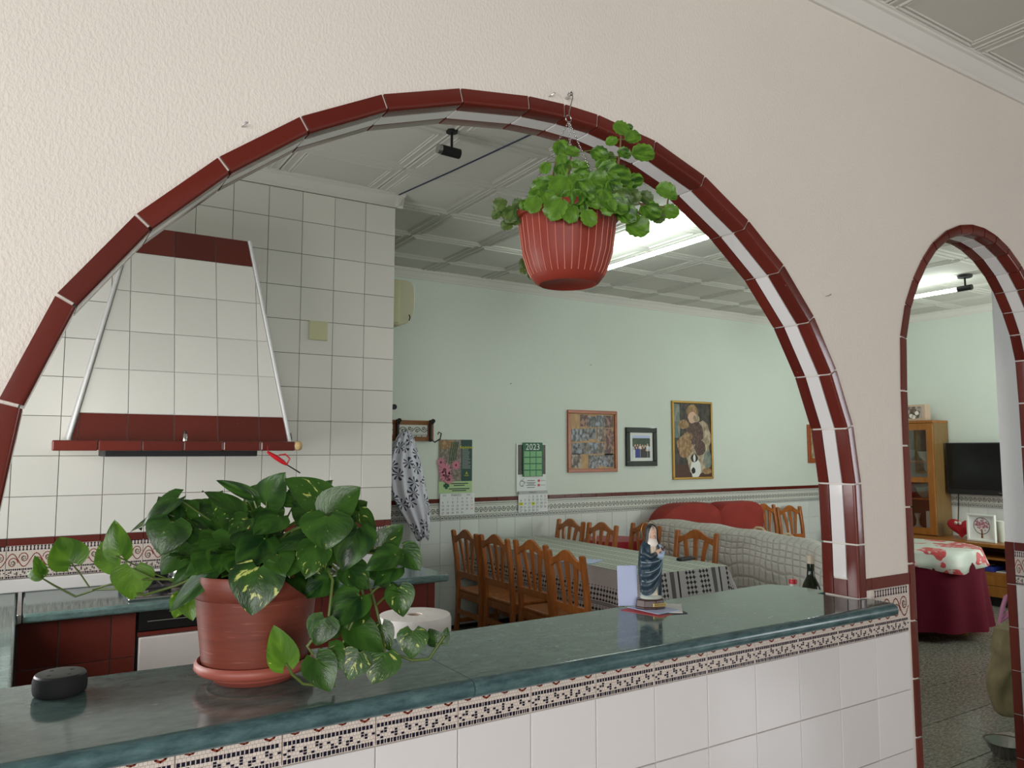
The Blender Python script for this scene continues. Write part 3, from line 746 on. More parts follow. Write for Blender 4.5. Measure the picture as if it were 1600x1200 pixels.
# the right slab runs on in front of the wall past the jamb
m = MB(); R = .02
sec = [(1.6, CT-.04), (1.6, CT), (1.511, CT)]+[(1.487+R-R*math.sin(k/6*math.pi), CT-R+R*math.cos(k/6*math.pi)) for k in range(7)]
m.skin([m.ring([(x, y, z) for y, z in sec]) for x in (2.3602, 2.41, 2.42)], 0, True, True)
for fi, f in enumerate(m.f):
    c = sum((m.v[i] for i in f), Vector())/len(f)
    if len(f) == 4 and c.y < 1.507: m.m[fi] = 1
ext = [o for o in bpy.data.objects if o.name.startswith('bar_countertop.001')][0]
e_ = part(m, 'slab_end', ['laminate_green', 'laminate_edge'], ext, world=True); smooth_by_angle(e_, 40)
m = MB(); oc = [(2.3602, 1.75), (2.432, 1.75), (2.43, 1.79), (2.42, 1.85), (2.395, 1.925), (2.375, 1.955), (2.3602, 1.968)]
m.skin([m.ring([(x, y, z) for x, y in oc]) for z in (CT-.04, CT)], 0, True, True); part(m, 'slab_corner', 'laminate_green', ext, world=True)

# ------------------------------------------------------------------ kitchen units
def unit(name, label, cat, loc): return thing(name, label, cat, loc)
KT = .92
# worktop along the back wall and the one under the window
def wtop(name, x0, x1, y0, y1, label, z=KT, t=.04):
    return solo(MB().box(x0, x1, y0, y1, z-t, z), name, ['laminate_green'], label, 'worktop', ((x0+x1)/2, (y0+y1)/2, z-t), bev=.012, seg=3, ang=40)
wtop('kitchen_worktop', .015, 2.02, 3.86, KW-.01, 'green laminate kitchen worktop holding the gas hob')
wtop('kitchen_worktop', -.649, -.003, 1.99, KW-.01, 'green laminate worktop under the window at the far left')
m = MB().box(-.003, .014, 3.85, KW-.012, KT-.036, KT+.003)
solo(m, 'joint_strip', 'steel', 'metal joint strip between the two kitchen worktops', 'strip', (.005, 4.1, KT-.036), bev=.003)
struct(MB().box(-.64, 1.93, KW-.035, KW-.003, KT+.0005, .984), 'trim_8', 'tile_white', bev=.006)
struct(MB().box(-.649, 1.938, KW-.03, KW-.0005, 0, KT-.05), 'wall_low', 'tile_white')
# tiled base units
cu_ = thing('tiled_base_unit', 'red-brown tiled kitchen base unit left of the oven', 'cabinet', (.17, 4.1, 0))
part(MB().box(.0, .455, 3.915, 4.45, 0, KT-.041), 'body', 'grout_dark', cu_, world=True)
for x, w_ in ((.003, .15), (.155, .2), (.357, .098)):
    for z in (.68, .48, .28, .08): 
        o = link('tile', tile_mesh('tile_red_u', w_, .2, 'tile_red'), cu_, (x-.17, 3.915-4.1, z))
cu_ = thing('tiled_base_unit', 'red-brown tiled kitchen base unit at the right end by the chairs', 'cabinet', (1.5, 4.1, 0))
part(MB().box(1.11, 1.955, 3.915, 4.45, 0, KT-.041), 'body', 'grout_dark', cu_, world=True)
for x, w_ in ((1.112, .2), (1.314, .2), (1.516, .2), (1.718, .19), (1.91, .046)):
    for z in (.68, .48, .28, .08): link('tile', tile_mesh('tile_red_u', w_, .2, 'tile_red'), cu_, (x-1.5, 3.915-4.1, z))
cu_ = thing('tiled_base_unit', 'dark tiled base unit under the window worktop', 'cabinet', (-.3, 3.0, 0))
part(MB().box(-.649, -.03, 1.99, 4.45, 0, KT-.041), 'body', 'grout_dark', cu_, world=True)
# oven
ov = thing('oven', 'black oven front with two knobs under the hob, white door', 'oven', (.78, 4.1, 0))
part(MB().box(.46, 1.105, 3.93, 4.45, .05, KT-.041), 'body', 'black_matte', ov, world=True)
part(MB().box(.462, 1.103, 3.905, 3.93, .785, KT-.042), 'control_panel', 'black_gloss', ov, world=True, bev=.004)
part(MB().box(.462, 1.103, 3.908, 3.93, .764, .783), 'brown_strip', 'tile_red', ov, world=True, bev=.002)
part(MB().box(.468, 1.1, 3.895, 3.93, .08, .761), 'door', 'oven_white', ov, world=True, bev=.006)
for x in (.86, .97):
    m = MB(); m.tube([(x, 3.905, .83), (x, 3.88, .83)], [.024, .02], 16); kn = part(m, 'knob', 'black_gloss', ov, world=True, ang=40)
    part(MB().box(x-.003, x+.003, 3.876, 3.88, .815, .848), 'pointer', 'steel', ov, world=True)
part(MB().tube([(.5, 3.898, .83), (.82, 3.898, .83)], .003, 6), 'trim_line', 'steel', ov, world=True)
# hob
hb = thing('gas_hob', 'steel gas hob with black pan grates behind the pothos', 'hob', (.78, 4.15, KT))
part(MB().box(.42, 1.0, 3.93, 4.41, KT, KT+.014), 'hob_plate', 'steel', hb, world=True, bev=.006)
for bx, by in ((.57, 4.06), (.85, 4.06), (.57, 4.28), (.85, 4.28)):
    m = MB(); m.lathe([(.05, 0), (.05, .012), (.035, .016), (.035, .026), (.03, .03), (0.001, .03)], 18, (bx, by, KT+.014)); part(m, 'burner', 'black_matte', hb, world=True, ang=40)
for gx in (.57, .85):
    m = MB()
    for y in (3.96, 4.17, 4.38): m.box(gx-.12, gx+.12, y-.005, y+.005, KT+.04, KT+.052)
    for x in (gx-.12, gx, gx+.12): m.box(x-.005, x+.005, 3.96, 4.38, KT+.04, KT+.052)
    for x in (gx-.12, gx+.12):
        for y in (3.965, 4.375): m.box(x-.006, x+.006, y-.006, y+.006, KT+.014, KT+.04)
    part(m, 'grate', 'iron_black', hb, world=True)
m = MB(); m.box(.425, .995, 4.395, 4.41, KT+.014, KT+.06); part(m, 'rear_rail', 'black_matte', hb, world=True, bev=.004)
# coffee pot on the hob
cp = thing('coffee_pot', 'polished metal pot on the hob behind the pothos leaves', 'pot', (.66, 4.1, KT+.053))
part(MB().lathe([(.05, 0), (.055, .02), (.05, .06), (.042, .1), (.046, .105), (.02, .12), (.008, .125), (.008, .14), (.001, .142)], 14, (.66, 4.1, KT+.053)), 'body', 'chrome', cp, world=True, ang=25)
part(MB().tube([(.705, 4.08, KT+.14), (.75, 4.06, KT+.145), (.755, 4.06, KT+.08)], .007, 8), 'handle', 'black_matte', cp, world=True, ang=40)

# hidden lower worktop behind the bar that carries the roll and the bottles
LW = .85
lw = thing('bar_back_unit', 'low white kitchen unit behind the bar, under the paper roll', 'cabinet', (1.3, 2.2, 0))
part(MB().box(.3, 2.84, 2.02, 2.48, 0, LW-.03), 'body', 'oven_white', lw, world=True)
part(MB().box(.29, 2.85, 2.0, 2.5, LW-.03, LW), 'top', 'laminate_green', lw, world=True, bev=.006)
for k in range(4): part(MB().box(.32+k*.585, .32+k*.585+.58, 2.4805, 2.498, .1, LW-.05), 'door', 'oven_white', lw, world=True, bev=.004)
struct(MB().box(-3.2, 2.64, AB, AB+.03, 0, CT-.045), 'trim_9', 'tile_white')
# paper roll
rp = onY(648, 962, 2.3); rt = thing('paper_roll', 'big white paper roll with cardboard core behind the bar', 'paper roll', (rp.x, 2.3, LW))
RH = 1.078-LW; m = MB(); N = 40
m.lathe([(.115, 0), (.117, .01), (.117, RH-.012), (.113, RH), (.075, RH+.004), (.024, RH+.001), (.024, RH-.06)], N, rt.location, cap=False)
part(m, 'paper', 'tissue', rt, world=True, ang=50)
m = MB(); m.lathe([(.0235, 0), (.0235, RH-.002), (.0205, RH-.002), (.0205, 0)], 20, rt.location, cap=False); part(m, 'core', 'box_tan', rt, world=True, ang=50)
# bottles
def bottle(px, py, Y, ztop, label, red=False):
    p = onY(px, py, Y); b = thing('bottle', label, 'bottle', (p.x, Y, LW), 0)
    c = b.location; H = p.z-LW
    if not red:
        part(MB().lathe([(.036, 0), (.038, .005), (.038, H-.135), (.03, H-.11), (.017, H-.085), (.0145, H-.06), (.0145, H-.002)], 24, c), 'glass', 'bottle_glass', b, world=True, ang=50)
        part(MB().lathe([(.0152, H-.032), (.0152, H-.004), (.0165, H-.004), (.0165, H+.002), (.012, H+.003)], 20, c), 'foil', 'bottle_foil', b, world=True, ang=40)
    else:
        part(MB().lathe([(.034, 0), (.036, .005), (.036, H-.09), (.02, H-.04), (.014, H-.02), (.014, H-.016)], 20, c), 'body', 'jug_white', b, world=True, ang=50)
        part(MB().lathe([(.0165, H-.018), (.0165, H-.003), (.015, H), (.001, H)], 20, c), 'cap', 'plastic_red', b, 'red screw cap', world=True, ang=40)
bottle(1266, 868, 2.06, 0, 'dark glass wine bottle with a pale foil neck beside the arch jamb')
bottle(1239, 905, 2.16, 0, 'bottle with a red screw cap left of the wine bottle', True)

# ------------------------------------------------------------------ cooker hood
HB, HT = 3.97, 4.2
zb, zt = 1.648, 2.73
def hoodpt(x, z): return Vector((x, HB+(HT-HB)*(z-zb)/(zt-zb), z))
trap = [(.155, zb), (1.147, zb), (.968, zt), (.40, zt)]
hd = thing('cooker_hood', 'white tiled cooker hood with red-brown bands on the kitchen wall', 'hood', (.65, 4.25, 1.6))
m = MB(); f_ = [hoodpt(*p)+Vector((0, .008, 0)) for p in trap]; bk = [Vector((x, KW-.008, z)) for x, z in trap]
a = m.ring(f_); b = m.ring(bk); m.skin([a, b], 0, True, True); part(m, 'body', 'plaster_white', hd, world=True)
def clip(poly, a, b, c):   # keep a*x+b*z+c >= 0
    out = []
    for i in range(len(poly)):
        p, q = poly[i], poly[(i+1) % len(poly)]; dp, dq = a*p[0]+b*p[1]+c, a*q[0]+b*q[1]+c
        if dp >= 0: out.append(p)
        if dp*dq < 0: t = dp/(dp-dq); out.append((p[0]+(q[0]-p[0])*t, p[1]+(q[1]-p[1])*t))
    return out
rows = [(zb, 1.775, 'tile_red'), (1.775, 1.985, 'tile_kitchen'), (1.985, 2.168, 'tile_kitchen'), (2.168, 2.362, 'tile_kitchen'), (2.362, 2.548, 'tile_kitchen'), (2.548, 2.59, 'tile_kitchen'), (2.59, zt, 'tile_red')]
rows = [(zb, 1.775, 'tile_red'), (1.775, 1.985, 'tile_kitchen'), (1.985, 2.175, 'tile_kitchen'), (2.175, 2.38, 'tile_kitchen'), (2.38, 2.585, 'tile_kitchen'), (2.585, zt, 'tile_red')]
cols = [-.006+.2*k for k in range(7)]
def edgeline(p, q, inset):
    dx, dz = q[0]-p[0], q[1]-p[1]; L = math.hypot(dx, dz); a_, b_ = -dz/L, dx/L; return a_, b_, -(a_*p[0]+b_*p[1])-inset
for z0, z1, mat in rows:
    for x0, x1 in zip(cols, cols[1:]):
        pg = [(x0+.0015, z0+.0015), (x1-.0015, z0+.0015), (x1-.0015, z1-.0015), (x0+.0015, z1-.0015)]
        for p, q in ((trap[1], trap[2]), (trap[3], trap[0])): pg = clip(pg, *edgeline(p, q, .012)) if pg else pg
        if len(pg) < 3: continue
        ar = abs(sum(pg[i][0]*pg[(i+1) % len(pg)][1]-pg[(i+1) % len(pg)][0]*pg[i][1] for i in range(len(pg))))/2
        if ar < .0004: continue
        m = MB(); fr_ = m.ring([hoodpt(*p) for p in pg]); bb = m.ring([hoodpt(*p)+Vector((0, .008, 0)) for p in pg]); m.skin([fr_, bb], 0, True, True)
        part(m, 'tile', mat, hd, world=True)
for p, q in ((trap[1], trap[2]), (trap[3], trap[0])):
    a_, b_ = hoodpt(*p), hoodpt(*q)
    m = MB(); m.tube([a_+Vector((0, -.002, 0)), b_+Vector((0, -.002, 0))], .0085, 8); part(m, 'edge_bead', 'plaster_white', hd, world=True, ang=50)
m = MB().box(.1, 1.155, 3.9, KW-.008, 1.606, 1.644); part(m, 'shelf', 'grout', hd, world=True)
for k in range(6):
    x0 = .092+k*.178; x1 = x0+.176 if k < 5 else 1.15
    part(MB().box(x0, x1, 3.889, 3.93, 1.602, 1.648), 'shelf_tile', 'tile_red', hd, world=True, bev=.006, seg=3)
part(MB().box(.3, .98, 3.95, 4.3, 1.575, 1.604), 'extractor', 'black_matte', hd, world=True, bev=.004)
m = MB(); m.lathe([(.012, -.022), (.022, -.016), (.026, 0), (.022, .016), (.012, .022)], 10, (0, 0, 0)); o = part(m, 'broken_corner', 'mortar_ochre', hd, 'bare ochre mortar at the shelf corner', ang=60); o.location = Vector((1.168, 3.91, 1.627))-hd.location; o.scale = (1, 1.2, 1.05)
# shaker and lighter on the hood
p = Vector((.633, 3.915, 1.648)); sh = thing('salt_shaker', 'tiny metal shaker standing on the hood shelf', 'shaker', p)
part(MB().lathe([(.011, 0), (.011, .028), (.006, .036)], 12, p), 'body', 'chrome', sh, world=True, ang=40); part(MB().lathe([(.007, .034), (.007, .046), (.003, .05)], 10, p), 'lid', 'black_matte', sh, world=True, ang=40)
m = MB(); m.lathe([(.012, 0), (.014, .02), (.008, .05), (.002, .052)], 10, (1.17, 4.06, 1.645)); solo(m, 'small_bottle', 'black_matte', 'small black bottle standing at the right end of the hood shelf', 'bottle', (1.17, 4.06, 1.645), ang=40)
lh = onY(418, 706, 3.88); lm = onY(448, 726, 3.88); le = onY(469, 739, 3.88)
lg = thing('gas_lighter', 'red gas lighter hanging under the hood, black tip down', 'lighter', lh)
m = MB(); m.tube([lh, lh.lerp(lm, .4), lh.lerp(lm, .8), lm], [.006, .012, .011, .006], 10); part(m, 'handle', 'plastic_red', lg, world=True, ang=50)
m = MB(); m.tube([lh.lerp(lm, .45)+Vector((.012, 0, .012)), lh.lerp(lm, .5)+Vector((.04, 0, .02)), lm+Vector((.015, 0, .03)), lm], .004, 6); part(m, 'trigger_guard', 'plastic_red', lg, world=True, ang=50)
m = MB(); m.tube([lm, le], .0035, 6); part(m, 'tip', 'black_matte', lg, world=True, ang=50)
m = MB(); m.tube([lh, lh+Vector((0, 0, .03))], .0015, 5); part(m, 'cord', 'plastic_red', lg, world=True)

# ------------------------------------------------------------------ air conditioner, coat rack, shirt
ac = thing('air_conditioner', 'cream wall air conditioner seen end-on beyond the kitchen wall', 'air conditioner', (1.94, 5.0, 2.42))
def acsec(y, g=0):
    pts = [(0, 0), (.0, .3)]+[(.2-.06*(1-math.cos(a)) + .004, .15+.15*math.cos(a)*1.0) for a in [0]]
    pts = [(.0, .0), (.10, .0), (.155, .02), (.19, .06), (.205, .12), (.207, .2), (.2, .27), (.185, .295), (.15, .305), (0, .305)]
    return [(1.94+x+(g if 0 < x else 0)*0, y, 2.425+z) for x, z in pts]
m = MB(); m.sweep([acsec(4.62), acsec(5.42)], None); part(m, 'housing', 'plastic_ac', ac, world=True, bev=.006, ang=30)
m = MB(); m.box(1.95, 2.03, 4.61, 4.622, 2.44, 2.72); part(m, 'side_cover', 'plastic_cream', ac, world=True, bev=.003)
m = MB(); m.tube([(2.1, 4.61, 2.5), (2.105, 4.608, 2.48), (2.1, 4.61, 2.46)], .004, 6); part(m, 'drain_cable', 'black_matte', ac, world=True)

rk = thing('coat_rack', 'wooden coat rack with tile inlays and black iron hooks on the green wall', 'coat rack', (2.8, GW, 1.69))
x0, x1, z0, z1 = 2.35, 3.115, 1.69, 1.875; yF = GW-.03
part(MB().box(x0, x1, yF+.008, GW-.001, z0, z1), 'board', 'wood_rack', rk, world=True, bev=.004)
part(MB().box(x0, x1, yF, yF+.01, z1-.04, z1), 'rail', 'wood_rack', rk, world=True, bev=.003); part(MB().box(x0, x1, yF, yF+.01, z0, z0+.04), 'rail', 'wood_rack', rk, world=True, bev=.003)
for xa in (x0, 2.72, x1-.06): part(MB().box(xa, xa+.06, yF, yF+.01, z0+.04, z1-.04), 'stile', 'wood_rack', rk, world=True, bev=.003)
for xa, xb in ((x0+.06, 2.72), (2.78, x1-.06)):
    o = link('inlay_tile', BM['print'], rk); o.location = Vector((xa, yF+.012, z0+.012))-rk.location; o.scale = ((xb-xa)/.2, 1, 1.05)
    # only the vine band of the tile shows between the rails
for xa in (2.755, x1-.035):
    m = MB(); m.tube([(xa, yF-.008, z0-.005), (xa, yF-.008, z1+.005)], .014, 8); m.tube([(xa, yF-.01, z0+.02), (xa+.01, yF-.07, z0-.01), (xa+.05, yF-.1, z0+.02), (xa+.06, yF-.1, z0+.07), (xa+.04, yF-.09, z0+.08), (xa+.03, yF-.09, z0+.06)], .006, 6)
    m.tube([(xa, yF-.01, z1-.02), (xa-.02, yF-.08, z1-.03), (xa-.03, yF-.12, z1-.005)], [.012, .012, .02], 8)
    part(m, 'hook', 'iron_black', rk, world=True, ang=50)
m = MB(); m.tube([(2.66, 6.22, 1.98), (2.66, 6.12, 1.98)], [.02, .024], 10); m.tube([(2.66, 6.3, 1.98), (2.66, 6.22, 1.98)], .006, 6); solo(m, 'wall_hook', 'iron_black', 'black round wall knob just above the coat rack', 'hook', (2.66, 6.22, 1.98), ang=40)
def shirt():
    hook = Vector((2.8, 6.15, 1.77)); m = MB()
    zs0, zs1 = 1.78, .84
    def fn(u, v):
        # v from the hook downwards, u around the bundle of cloth
        z = zs0+(zs1-zs0)*v
        cx = 2.80+.125*v - .02*math.sin(v*5)
        wl = .035+.16*min(1, v*3.0)**.7*(1-.9*max(0, v-.62)/.38) ; wr = .03+.085*min(1, v*3)**.6*(1-.75*max(0, v-.7)/.3)
        wd = .5*(wl+wr); a = 2*math.pi*u
        px = cx-(wl-wr)*.5+wd*math.cos(a)*(1+.10*math.sin(7*a+v*3))
        if v > .6: px += (v-.6)*.04
        py = 6.17+(.025+.045*min(1, v*3)*(1-.5*v))*math.sin(a)*(1+.3*math.sin(9*a+v*2)) 
        return (px, py, z+.02*math.sin(3*a)*v)
    m.grid(fn, 48, 26, 0, lambda u, v: (u*1.3, v*1.35))
    o = solo(m, 'printed_shirt', 'shirt_print', 'white shirt with dark palm-leaf print hanging from the coat rack', 'shirt', (2.85, 6.2, .84), smooth=True, solid=.003)
shirt()

# ------------------------------------------------------------------ calendars
def calendar1():
    a, b = onY(686, 687, 6.3), onY(737, 801, 6.3); x0 = a.x; x1 = b.x; zt_, zb_ = 1.706, 1.018; W = x1-x0; H = zt_-zb_
    cal = thing('wall_calendar', 'hanging calendar with pink flowers and a dark green text panel', 'calendar', (x0, 6.3, zb_))
    y = 6.297
    def q(m, u0, u1, v0, v1, mi=0, dy=0): m.poly([(x0+u0*W, y-dy, zb_+v0*H), (x0+u1*W, y-dy, zb_+v0*H), (x0+u1*W, y-dy, zb_+v1*H), (x0+u0*W, y-dy, zb_+v1*H)], mi)
    part(MB().box(x0, x1, y, y+.004, zb_+.29*H, zt_), 'backing_card', 'cal_lime', cal, world=True)
    m = MB(); q(m, 0, .66, .445, 1, 0, .001); q(m, .66, 1, .445, 1, 1, .001)
    # tray, stems, flowers
    m.poly([(x0+.02*W, y-.002, zb_+.86*H), (x0+.5*W, y-.002, zb_+.9*H), (x0+.42*W, y-.002, zb_+.99*H), (x0+.02*W, y-.002, zb_+.99*H)], 2)
    for k in range(4):
        x_ = x0+(.3+.06*k)*W; m.poly([(x_-.03*W, y-.003, zb_+.68*H), (x_, y-.003, zb_+.68*H), (x_+.1*W, y-.003, zb_+.97*H), (x_+.06*W, y-.003, zb_+.97*H)], 3)
    def flower(cx, cz, r, n=11):
        for k in range(n):
            t = 2*math.pi*k/n; u = Vector((math.cos(t), 0, math.sin(t))); s_ = Vector((-u.z, 0, u.x)); c = Vector((x0+cx*W, y-.004-.0003*(k % 3), zb_+cz*H))
            m.poly([c+u*r*.15-s_*r*.06, c+u*r*.7-s_*r*.16, c+u*r, c+u*r*.7+s_*r*.16, c+u*r*.15+s_*r*.06], 4)
        c = Vector((x0+cx*W, y-.0055, zb_+cz*H)); m.poly([c+Vector((math.cos(k*.785), 0, math.sin(k*.785)))*r*.24 for k in range(8)], 5)
    flower(.16, .6, .075); flower(.2, .52, .07); flower(.5, .66, .05); flower(.3, .47, .05); flower(.05, .7, .05)
    part(m, 'flower_photo', ['cal_stone', 'cal_green', 'paint_fur', 'cal_leaf', 'cal_pink', 'cal_plum'], cal, world=True)
    m = MB(); text_into(m, 'Equinácea', x0+.83*W, zb_+.9*H, .036, y-.0025, 0)
    for k in range(16): q(m, .69, .69+.27*random.uniform(.7, 1), .87-k*.017, .875-k*.017, 1, .0025)
    text_into(m, 'A', x0+.83*W, zb_+.55*H, .04, y-.0025, 0); q(m, .76, .9, .515, .52, 0, .0025); part(m, 'panel_lettering', ['cal_yellow', 'cal_silver'], cal, world=True)
    m = MB(); cx, cz = x0+.22*W, zb_+.39*H; r = .03
    for dx, dz in ((1, 0), (-1, 0), (0, 1), (0, -1)): m.poly([(cx+dx*r*.55-r*.45, y-.002, cz+dz*r*.55-r*.45), (cx+dx*r*.55+r*.45, y-.002, cz+dz*r*.55-r*.45), (cx+dx*r*.55+r*.45, y-.002, cz+dz*r*.55+r*.45), (cx+dx*r*.55-r*.45, y-.002, cz+dz*r*.55+r*.45)], 0)
    for v, s_ in ((.415, .62), (.39, .4), (.345, .7), (.32, .5)): q(m, .62-s_/2+.02, .62+s_/2-.05, v-.006, v+.006, 1, .002)
    part(m, 'pharmacy_print', ['cal_darkgreen', 'cal_text'], cal, world=True)
    pad = part(MB().box(x0+.02*W, x1+.02, y-.014, y-.002, zb_, zb_+.285*H), 'month_pad', 'cal_white', cal, world=True)
    m = MB(); yy = y-.0148
    text_into(m, 'MARZO', x0+.5*W, zb_+.262*H, .03, yy, 0); text_into(m, '2023', x0+.15*W, zb_+.262*H, .02, yy, 0); text_into(m, '2023', x0+.87*W, zb_+.262*H, .02, yy, 0)
    d = 1
    for r_ in range(5):
        for c_ in range(7):
            n_ = r_*7+c_-1
            if 1 <= n_ <= 31: text_into(m, str(n_), x0+(.1+.145*c_)*W, zb_+(.215-.046*r_)*H, .026, yy, 1 if c_ == 6 else 0)
    o = part(m, 'date_print', ['cal_text', 'cal_red'], cal, world=True)
calendar1()
def calendar2():
    a, b = onY(808, 695, 6.3), onY(853, 803, 6.3); x0, x1, zt_, zb_ = a.x, b.x, 1.672, 1.01; W = x1-x0; H = zt_-zb_; y = 6.297
    cal = thing('wall_calendar', 'hanging 2023 calendar with dark green year panel', 'calendar', (x0, 6.3, zb_))
    def q(m, u0, u1, v0, v1, mi=0, dy=0): m.poly([(x0+u0*W, y-dy, zb_+v0*H), (x0+u1*W, y-dy, zb_+v0*H), (x0+u1*W, y-dy, zb_+v1*H), (x0+u0*W, y-dy, zb_+v1*H)], mi)
    part(MB().box(x0-.01, x1, y-.002, y+.004, zb_+.3*H, zt_), 'backing_card', 'cal_white', cal, world=True)
    m = MB(); q(m, .02, .98, .55, .985, 0, .003); part(m, 'photo_print', 'paint_dark', cal, world=True)
    yp = part(MB().box(x0+.17*W, x0+.86*W, y-.012, y-.006, zb_+.52*H, zt_+.012), 'year_panel', 'cal_darkgreen', cal, world=True)
    m = MB(); text_into(m, '2023', x0+.515*W, zb_+.95*H, .085, y-.0126, 0)
    for r_ in range(4):
        for c_ in range(3): q(m, .21+.215*c_, .4+.215*c_, .525+.095*r_, .605+.095*r_, 1, .0126)
    part(m, 'year_print', ['cal_white', 'cal_mint'], cal, world=True)
    m = MB()
    m.tube([Vector((x0+.16*W+.028*math.cos(t*.6), y-.003, zb_+.42*H+.028*math.sin(t*.6))) for t in range(10)], .002, 4, 0); m.tube([(x0+.22*W, y-.003, zb_+.49*H), (x0+.1*W, y-.003, zb_+.46*H), (x0+.28*W, y-.003, zb_+.44*H), (x0+.14*W, y-.003, zb_+.38*H)], .0018, 4, 0)
    for v, s_ in ((.46, .3), (.43, .34), (.41, .26), (.39, .36), (.36, .3)): q(m, .45-s_/2+.03, .45+s_/2, v-.004, v+.004, 0, .003)
    for v in (.455, .39): q(m, .7, .78, v-.016, v+.016, 1, .003); q(m, .8, .97, v-.005, v+.005, 2, .003)
    part(m, 'company_print', ['cal_text', 'cal_red', 'cal_silver'], cal, world=True)
    part(MB().box(x0+.02*W, x1+.01, y-.012, y-.003, zb_, zb_+.265*H), 'month_pad', 'cal_white', cal, world=True)
    part(MB().box(x0+.02*W, x1+.01, y-.014, y-.003, zb_+.265*H, zb_+.31*H), 'header_strip', 'cal_silver', cal, world=True)
    m = MB(); yy = y-.0128; text_into(m, 'MARZO', x0+.5*W, zb_+.288*H, .024, y-.0146, 0)
    for u0, u1 in ((.03, .17), (.46, .58)):
        m2 = MB(); q(m2, u0, u1, .105, .145, 0, .0124); part(m2, 'date_highlight', 'cal_yellow', cal, world=True)
    for r_ in range(5):
        for c_ in range(7):
            n_ = r_*7+c_-1
            if 1 <= n_ <= 31: text_into(m, str(n_), x0+(.1+.14*c_)*W, zb_+(.225-.05*r_)*H, .032, yy-.0004, 1 if c_ == 6 else 0)
    part(m, 'date_print', ['cal_text', 'cal_red', 'cal_yellow'], cal, world=True)
calendar2()

# ------------------------------------------------------------------ framed pictures
def frame(name, label, x0, x1, z0, z1, wd, mat, t=.022, inner='mount_white'):
    y = GW-.001; fr_ = thing(name, label, 'picture', ((x0+x1)/2, y, z0))
    for a in ((x0, x1, z1-wd, z1), (x0, x1, z0, z0+wd), (x0, x0+wd, z0+wd, z1-wd), (x1-wd, x1, z0+wd, z1-wd)):
        part(MB().box(a[0], a[1], y-t, y, a[2], a[3]), 'frame_bar', mat, fr_, world=True, bev=.004)
    part(MB().box(x0+wd*.9, x1-wd*.9, y-.008, y-.002, z0+wd*.9, z1-wd*.9), 'backing', inner, fr_, world=True)
    return fr_, y-.009
a, b = onY(887, 649, 6.29), onY(965, 734, 6.29); xa, xb = a.x, b.x
fr_, y = frame('photo_collage', 'wood-framed collage of many small photos on the green wall', xa, xb, 1.385, 2.02, .035, 'wood_frame', inner='photo_kraft')
rr = random.Random(5); nx, nz = 5, 4; X0, X1, Z0, Z1 = xa+.045, xb-.045, 1.43, 1.975
for r_ in range(nz):
    for c_ in range(nx):
        if rr.random() < .08: continue
        w_, h_ = (X1-X0)/nx*rr.uniform(.9, 1.12), (Z1-Z0)/nz*rr.uniform(.8, 1.1); cx, cz = X0+(c_+.5)*(X1-X0)/nx+rr.uniform(-.008, .008), Z0+(r_+.5)*(Z1-Z0)/nz+rr.uniform(-.01, .01)
        cx = min(max(cx, X0+w_/2-.006), X1-w_/2+.006); cz = min(max(cz, Z0+h_/2-.006), Z1-h_/2+.006)
        m = MB(); m.poly([(cx-w_/2, y-.0004*(1+c_ % 3), cz-h_/2), (cx+w_/2, y-.0004*(1+c_ % 3), cz-h_/2), (cx+w_/2, y-.0004*(1+c_ % 3), cz+h_/2), (cx-w_/2, y-.0004*(1+c_ % 3), cz+h_/2)])
        part(m, 'snapshot', 'photo_%d' % rr.randrange(5), fr_, world=True)
a, b = onY(978, 673, 6.29), onY(1027, 727, 6.29)
fr_, y = frame('group_photo', 'black-framed group photo with white mount between two larger pictures', a.x, b.x, 1.44, 1.855, .055, 'black_gloss')
xc = (a.x+b.x)/2; m = MB(); X0, X1, Z0, Z1 = a.x+.095, b.x-.095, 1.53, 1.77
def rect(m, x0, x1, z0, z1, y, mi): m.poly([(x0, y, z0), (x1, y, z0), (x1, y, z1), (x0, y, z1)], mi)
rect(m, X0, X1, Z0, Z1, y, 1); rect(m, X0, X1, Z0+.12, Z1-.03, y-.0004, 0)
rr = random.Random(9)
for k in range(13):
    cx = X0+.02+(X1-X0-.04)*k/12; h_ = rr.uniform(.11, .15) if k % 2 else rr.uniform(.07, .1); mi = rr.choice((2, 3, 4, 3, 4)); yy = y-.0008 if k % 2 else y-.0012
    rect(m, cx-.016, cx+.016, Z0, Z0+h_, yy, mi); m.poly([(cx+.011*math.cos(t*.785), yy-.0002, Z0+h_+.01+.013*math.sin(t*.785)) for t in range(8)], 6)
part(m, 'photo_print', ['trees_print', 'card_blue', 'book_blue', 'card_dark', 'mount_white', 'cal_red', 'skin_paint'], fr_, world=True)
a, b = onY(1050, 627, 6.29), onY(1115, 749, 6.29)
fr_, y = frame('gold_framed_print', 'tall gold-framed print of a child with toys and a dog', a.x, b.x, 1.285, 2.165, .024, 'gold', inner='paint_dark')
xw = b.x-a.x; zh = .88
def blob(m, cx, cz, rx, rz, mi, dy, n=14, ph=0.0):
    m.poly([(a.x+xw*(cx+rx*math.cos(2*math.pi*k/n)*(1+.08*math.sin(3*k+ph))), y-dy, 1.285+zh*(cz+rz*math.sin(2*math.pi*k/n)*(1+.08*math.cos(2*k+ph)))) for k in range(n)], mi)
m = MB(); rect(m, a.x+.03, a.x+.12, 1.75, 2.13, y-.0005, 1); rect(m, a.x+.03, b.x-.03, 1.31, 1.45, y-.0005, 5)
blob(m, .62, .34, .3, .3, 2, .001); blob(m, .72, .55, .24, .2, 2, .0012, ph=1); blob(m, .55, .6, .22, .16, 4, .0014); blob(m, .68, .4, .14, .1, 4, .0016)
blob(m, .5, .86, .15, .1, 3, .0018); blob(m, .5, .79, .11, .075, 6, .002); blob(m, .6, .78, .08, .05, 2, .0021)
